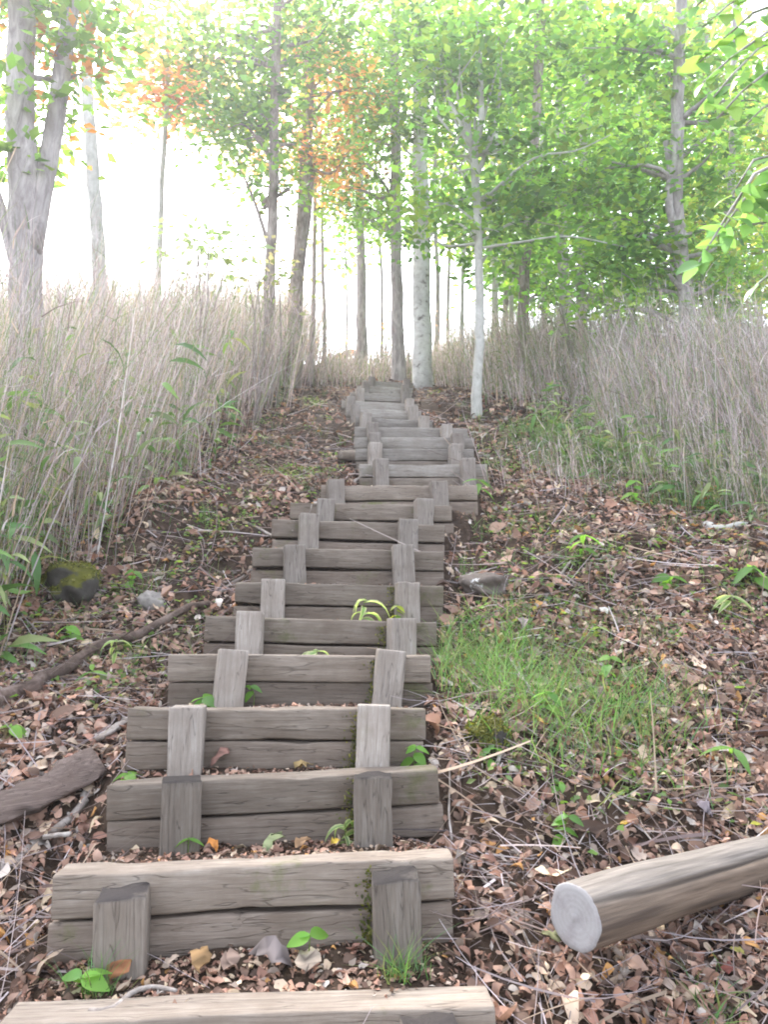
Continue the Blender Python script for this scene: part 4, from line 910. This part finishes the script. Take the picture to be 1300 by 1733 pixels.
tree('deciduous_tree', 'mottled grey tree by the right photo edge behind the grass', [(1243, 640), (1240, 560), (1236, 440), (1240, 250), (1245, 0)], 14, .075, 'bark', [(1240, 350, 80, 90), (1270, 200, 75, 90), (1180, 470, 70, 45), (1270, 470, 60, 55), (1210, 520, 60, 25)], LY, .09, dens=1.15)
BG = [('thin distant trunk just right of the white birch', 738, 18, .06, [(740, 230, 60, 70), (760, 60, 80, 70)], LY), ('very thin distant trunk second right of the white birch', 757, 19, .045, [(790, 360, 60, 50)], LY), ('distant brown trunk directly behind the pale forked tree', 836, 17, .085, [(850, 120, 80, 100), (840, 290, 60, 60), (840, 420, 50, 40)], LY),
      ('distant leaning trunk between the forked tree and rough brown tree', 852, 18, .07, [(860, 380, 60, 60), (900, 440, 60, 40), (870, 230, 70, 70), (880, 490, 60, 26)], LG), ('distant trunk left of the grey side by side pair', 925, 20, .07, [(930, 200, 90, 90), (940, 60, 90, 70), (930, 380, 70, 70)], LY), ('distant trunk right of the grey side by side pair', 1045, 20, .06, [(1040, 320, 100, 90), (1050, 160, 100, 90), (1030, 30, 90, 70), (1020, 450, 80, 50), (980, 500, 70, 28)], LG),
      ('distant trunk left of the burl tree', 1100, 21, .07, [(1110, 230, 90, 100), (1100, 400, 90, 70), (1130, 60, 100, 90), (1110, 480, 80, 40), (1140, 515, 70, 24)], LG), ('distant trunk right of the burl tree', 1205, 20, .07, [(1200, 120, 90, 100), (1215, 330, 90, 80), (1200, 450, 80, 50), (1180, 10, 90, 60)], LY), ('yellow leaved distant tree beyond the right edge grass', 1290, 21, .08, [(1280, 300, 90, 130), (1290, 450, 80, 70), (1290, 130, 90, 120), (1250, 520, 70, 30)], LY),
      ('hair thin distant trunk left of the straight crest tree', 586, 17.5, .025, [(575, 420, 25, 20)], LG),
      ('pale slim trunk between the birch and the forked tree, nearer the forked tree', 780, 15.5, .045, [(785, 300, 50, 40)], LG), ('pale slim trunk just left of the rough brown leaning tree', 868, 15, .05, [(870, 350, 45, 35)], LG),
      ('pale slim trunk between the rough brown tree and the grey pair', 918, 16, .05, [(915, 330, 50, 40)], LG), ('pale slim trunk between the grey pair and the burl tree', 1075, 16, .055, [(1080, 250, 60, 50)], LG), ('dark slim trunk between the crest tree and the two toned tree', 645, 17.5, .035, [(645, 350, 40, 30)], LG)]
for lab, px, d, r, el, pal in BG:
    tree('slender_tree', lab, [(px, 640), (px + random.uniform(-4, 4), 480), (px + random.uniform(-10, 10), 300), (px + random.uniform(-14, 14), 60)], d, r, 'bark_pale' if 'pale' in lab else 'bark', el, pal, .15, dens=.62, nlimb=2)
# low bushes
def bush(label, px, py, rx, ry, d, pal, dens=1.0, leaf=.06):
    c = P(px, py, d); b = np.array([c[0], c[1], g1(c[0], c[1])]); root = empty('shrub', b); tag(root, label, 'shrub', 'shrubs along the crest')
    mb = MB(); cs = crown_leaves([(px, py, rx, ry)], d, pal, leaf, mb, dens)
    tw = MB()
    for cc in cs[0][:9]: tw.add(*tube(resample([b, (b + cc) / 2 + rng.normal(size=3) * .08, cc], 7), np.linspace(.015, .005, 7), 6))
    link('stems', tw.mesh('stems', M['twig'], True, b), root); link('foliage', mb.mesh('foliage', M['leaf'], False, b), root)
bush('red leaved low shrub on the crest left of the white birch', 575, 575, 32, 16, 17, LO, .8)
bush('orange red shrub between the two toned tree and the white birch', 692, 535, 22, 25, 17, LO, .7)
bush('pale green low shrub on the crest right of the crest tree', 650, 540, 28, 35, 17.5, LY * 1.2, .7)
bush('grey green loose shrub in the left grass top', 440, 440, 45, 50, 9.5, np.array([(.22, .25, .14), (.30, .27, .2), (.2, .27, .1)]), .45, .07)
bush('blue green sprays over the left grass against the sky', 345, 400, 60, 28, 9, np.array([(.18, .25, .15), (.2, .3, .14)]), .8, .08)
bush('dark green low shrub behind the grass left of the burl tree', 985, 500, 100, 22, 11, LG, 1.0, .08)

# overhanging young tree at the right, close to the camera; its trunk is outside the frame
def big_leaves(cl, d, size, mb):
    T, TF = leaf_template(.30, .05, .25, 9, .6)
    for (x0, y0, x1, y1, dd, n) in cl:
        n = int(n * 1.6); t = np.linspace(-.6, 1, n)
        pos = np.array([P(x0 + (x1 - x0) * a, y0 + (y1 - y0) * a, d + dd) for a in t])
        tw = norm(pos[-1:] - pos[:1]); ax_ = np.array([0, 1, .2])
        side = norm(np.cross(tw, ax_[None])) * np.where(np.arange(n) % 2, 1, -1)[:, None]
        hd = tw * .8 + side * .75 + np.array([0, 0, -.55]) + rng.normal(size=(n, 3)) * .3
        nr = norm(np.array([0, -.55, .7]) + rng.normal(size=(n, 3)) * .45)
        col = pick(n, np.array([(.20, .40, .10), (.24, .46, .12), (.18, .36, .12), (.30, .48, .12)]), np.ones(4) / 4, .15)
        mb.add(*scatter(T, TF, pos, basis(nr, hd), size * (.75 + .45 * rng.random(n)), col))
tb = np.array([2.6, 2.3, g1(2.6, 2.3)]); root = empty('overhanging_tree', tb)
tag(root, 'young tree whose large leaved twigs hang into the right edge close by', 'tree', 'trees on the hillside')
trk = MB(); trk.add(*tube(resample([tb - [0, 0, .1], tb + [0, 0, 1.6], tb + [-.1, -.1, 3.4]], 14), np.linspace(.05, .03, 14), 10, .1))
lm = MB()
TW = [(1345, 260, 1180, 450, 0, 24), (1345, 290, 1215, 400, .06, 12), (1340, 250, 1240, 330, .1, 6), (1340, 430, 1285, 480, -.1, 4), (1330, 370, 1270, 380, .05, 4),
      (1330, -40, 1185, 50, .3, 20), (1330, 0, 1185, 105, .35, 18), (1330, 60, 1200, 175, .3, 16), (1340, 40, 1190, 140, .2, 11), (1340, 100, 1215, 200, .25, 10), (1300, -60, 1180, 10, .4, 8), (1340, 160, 1260, 215, .3, 6)]
for t in TW:
    a, b = P(t[0], t[1], 1.95 + t[4]), P(t[2], t[3], 1.95 + t[4])
    root_pt = tb + [-.02, -.02, 2.0 if t[1] > 200 else 2.9]
    trk.add(*tube(resample([root_pt, (root_pt + a) / 2 + [0, 0, .08], a, b], 16), np.linspace(.014, .0025, 16), 7))
big_leaves(TW, 1.95, .066, lm)
link('trunk', trk.mesh('trunk', M['bark'], True, tb), root); link('foliage', lm.mesh('foliage', M['near_leaf'], True, tb), root)

# ------------------------------------------------------------------ thin volume added to imitate lens glare washing over the trees
m = bpy.data.materials.new('glare_haze'); m.use_nodes = True; n = m.node_tree; n.nodes.clear(); out = n.nodes.new("ShaderNodeOutputMaterial")
pv = n.nodes.new("ShaderNodeVolumePrincipled"); pv.inputs['Color'].default_value = (.95, .94, 1, 1); pv.inputs['Density'].default_value = .0038; pv.inputs['Anisotropy'].default_value = .65
n.links.new(pv.outputs[0], out.inputs['Volume'])
bm = bmesh.new(); bmesh.ops.create_cube(bm, size=1)
for v in bm.verts: v.co = Vector((v.co.x * 190, 75 + v.co.y * 240, 6 + v.co.z * 34))
me = bpy.data.meshes.new('glare_haze'); bm.to_mesh(me); bm.free(); me.materials.append(m)
tag(link('glare_haze', me), 'added thin veil imitating lens glare over the trees', None, None, 'stuff')
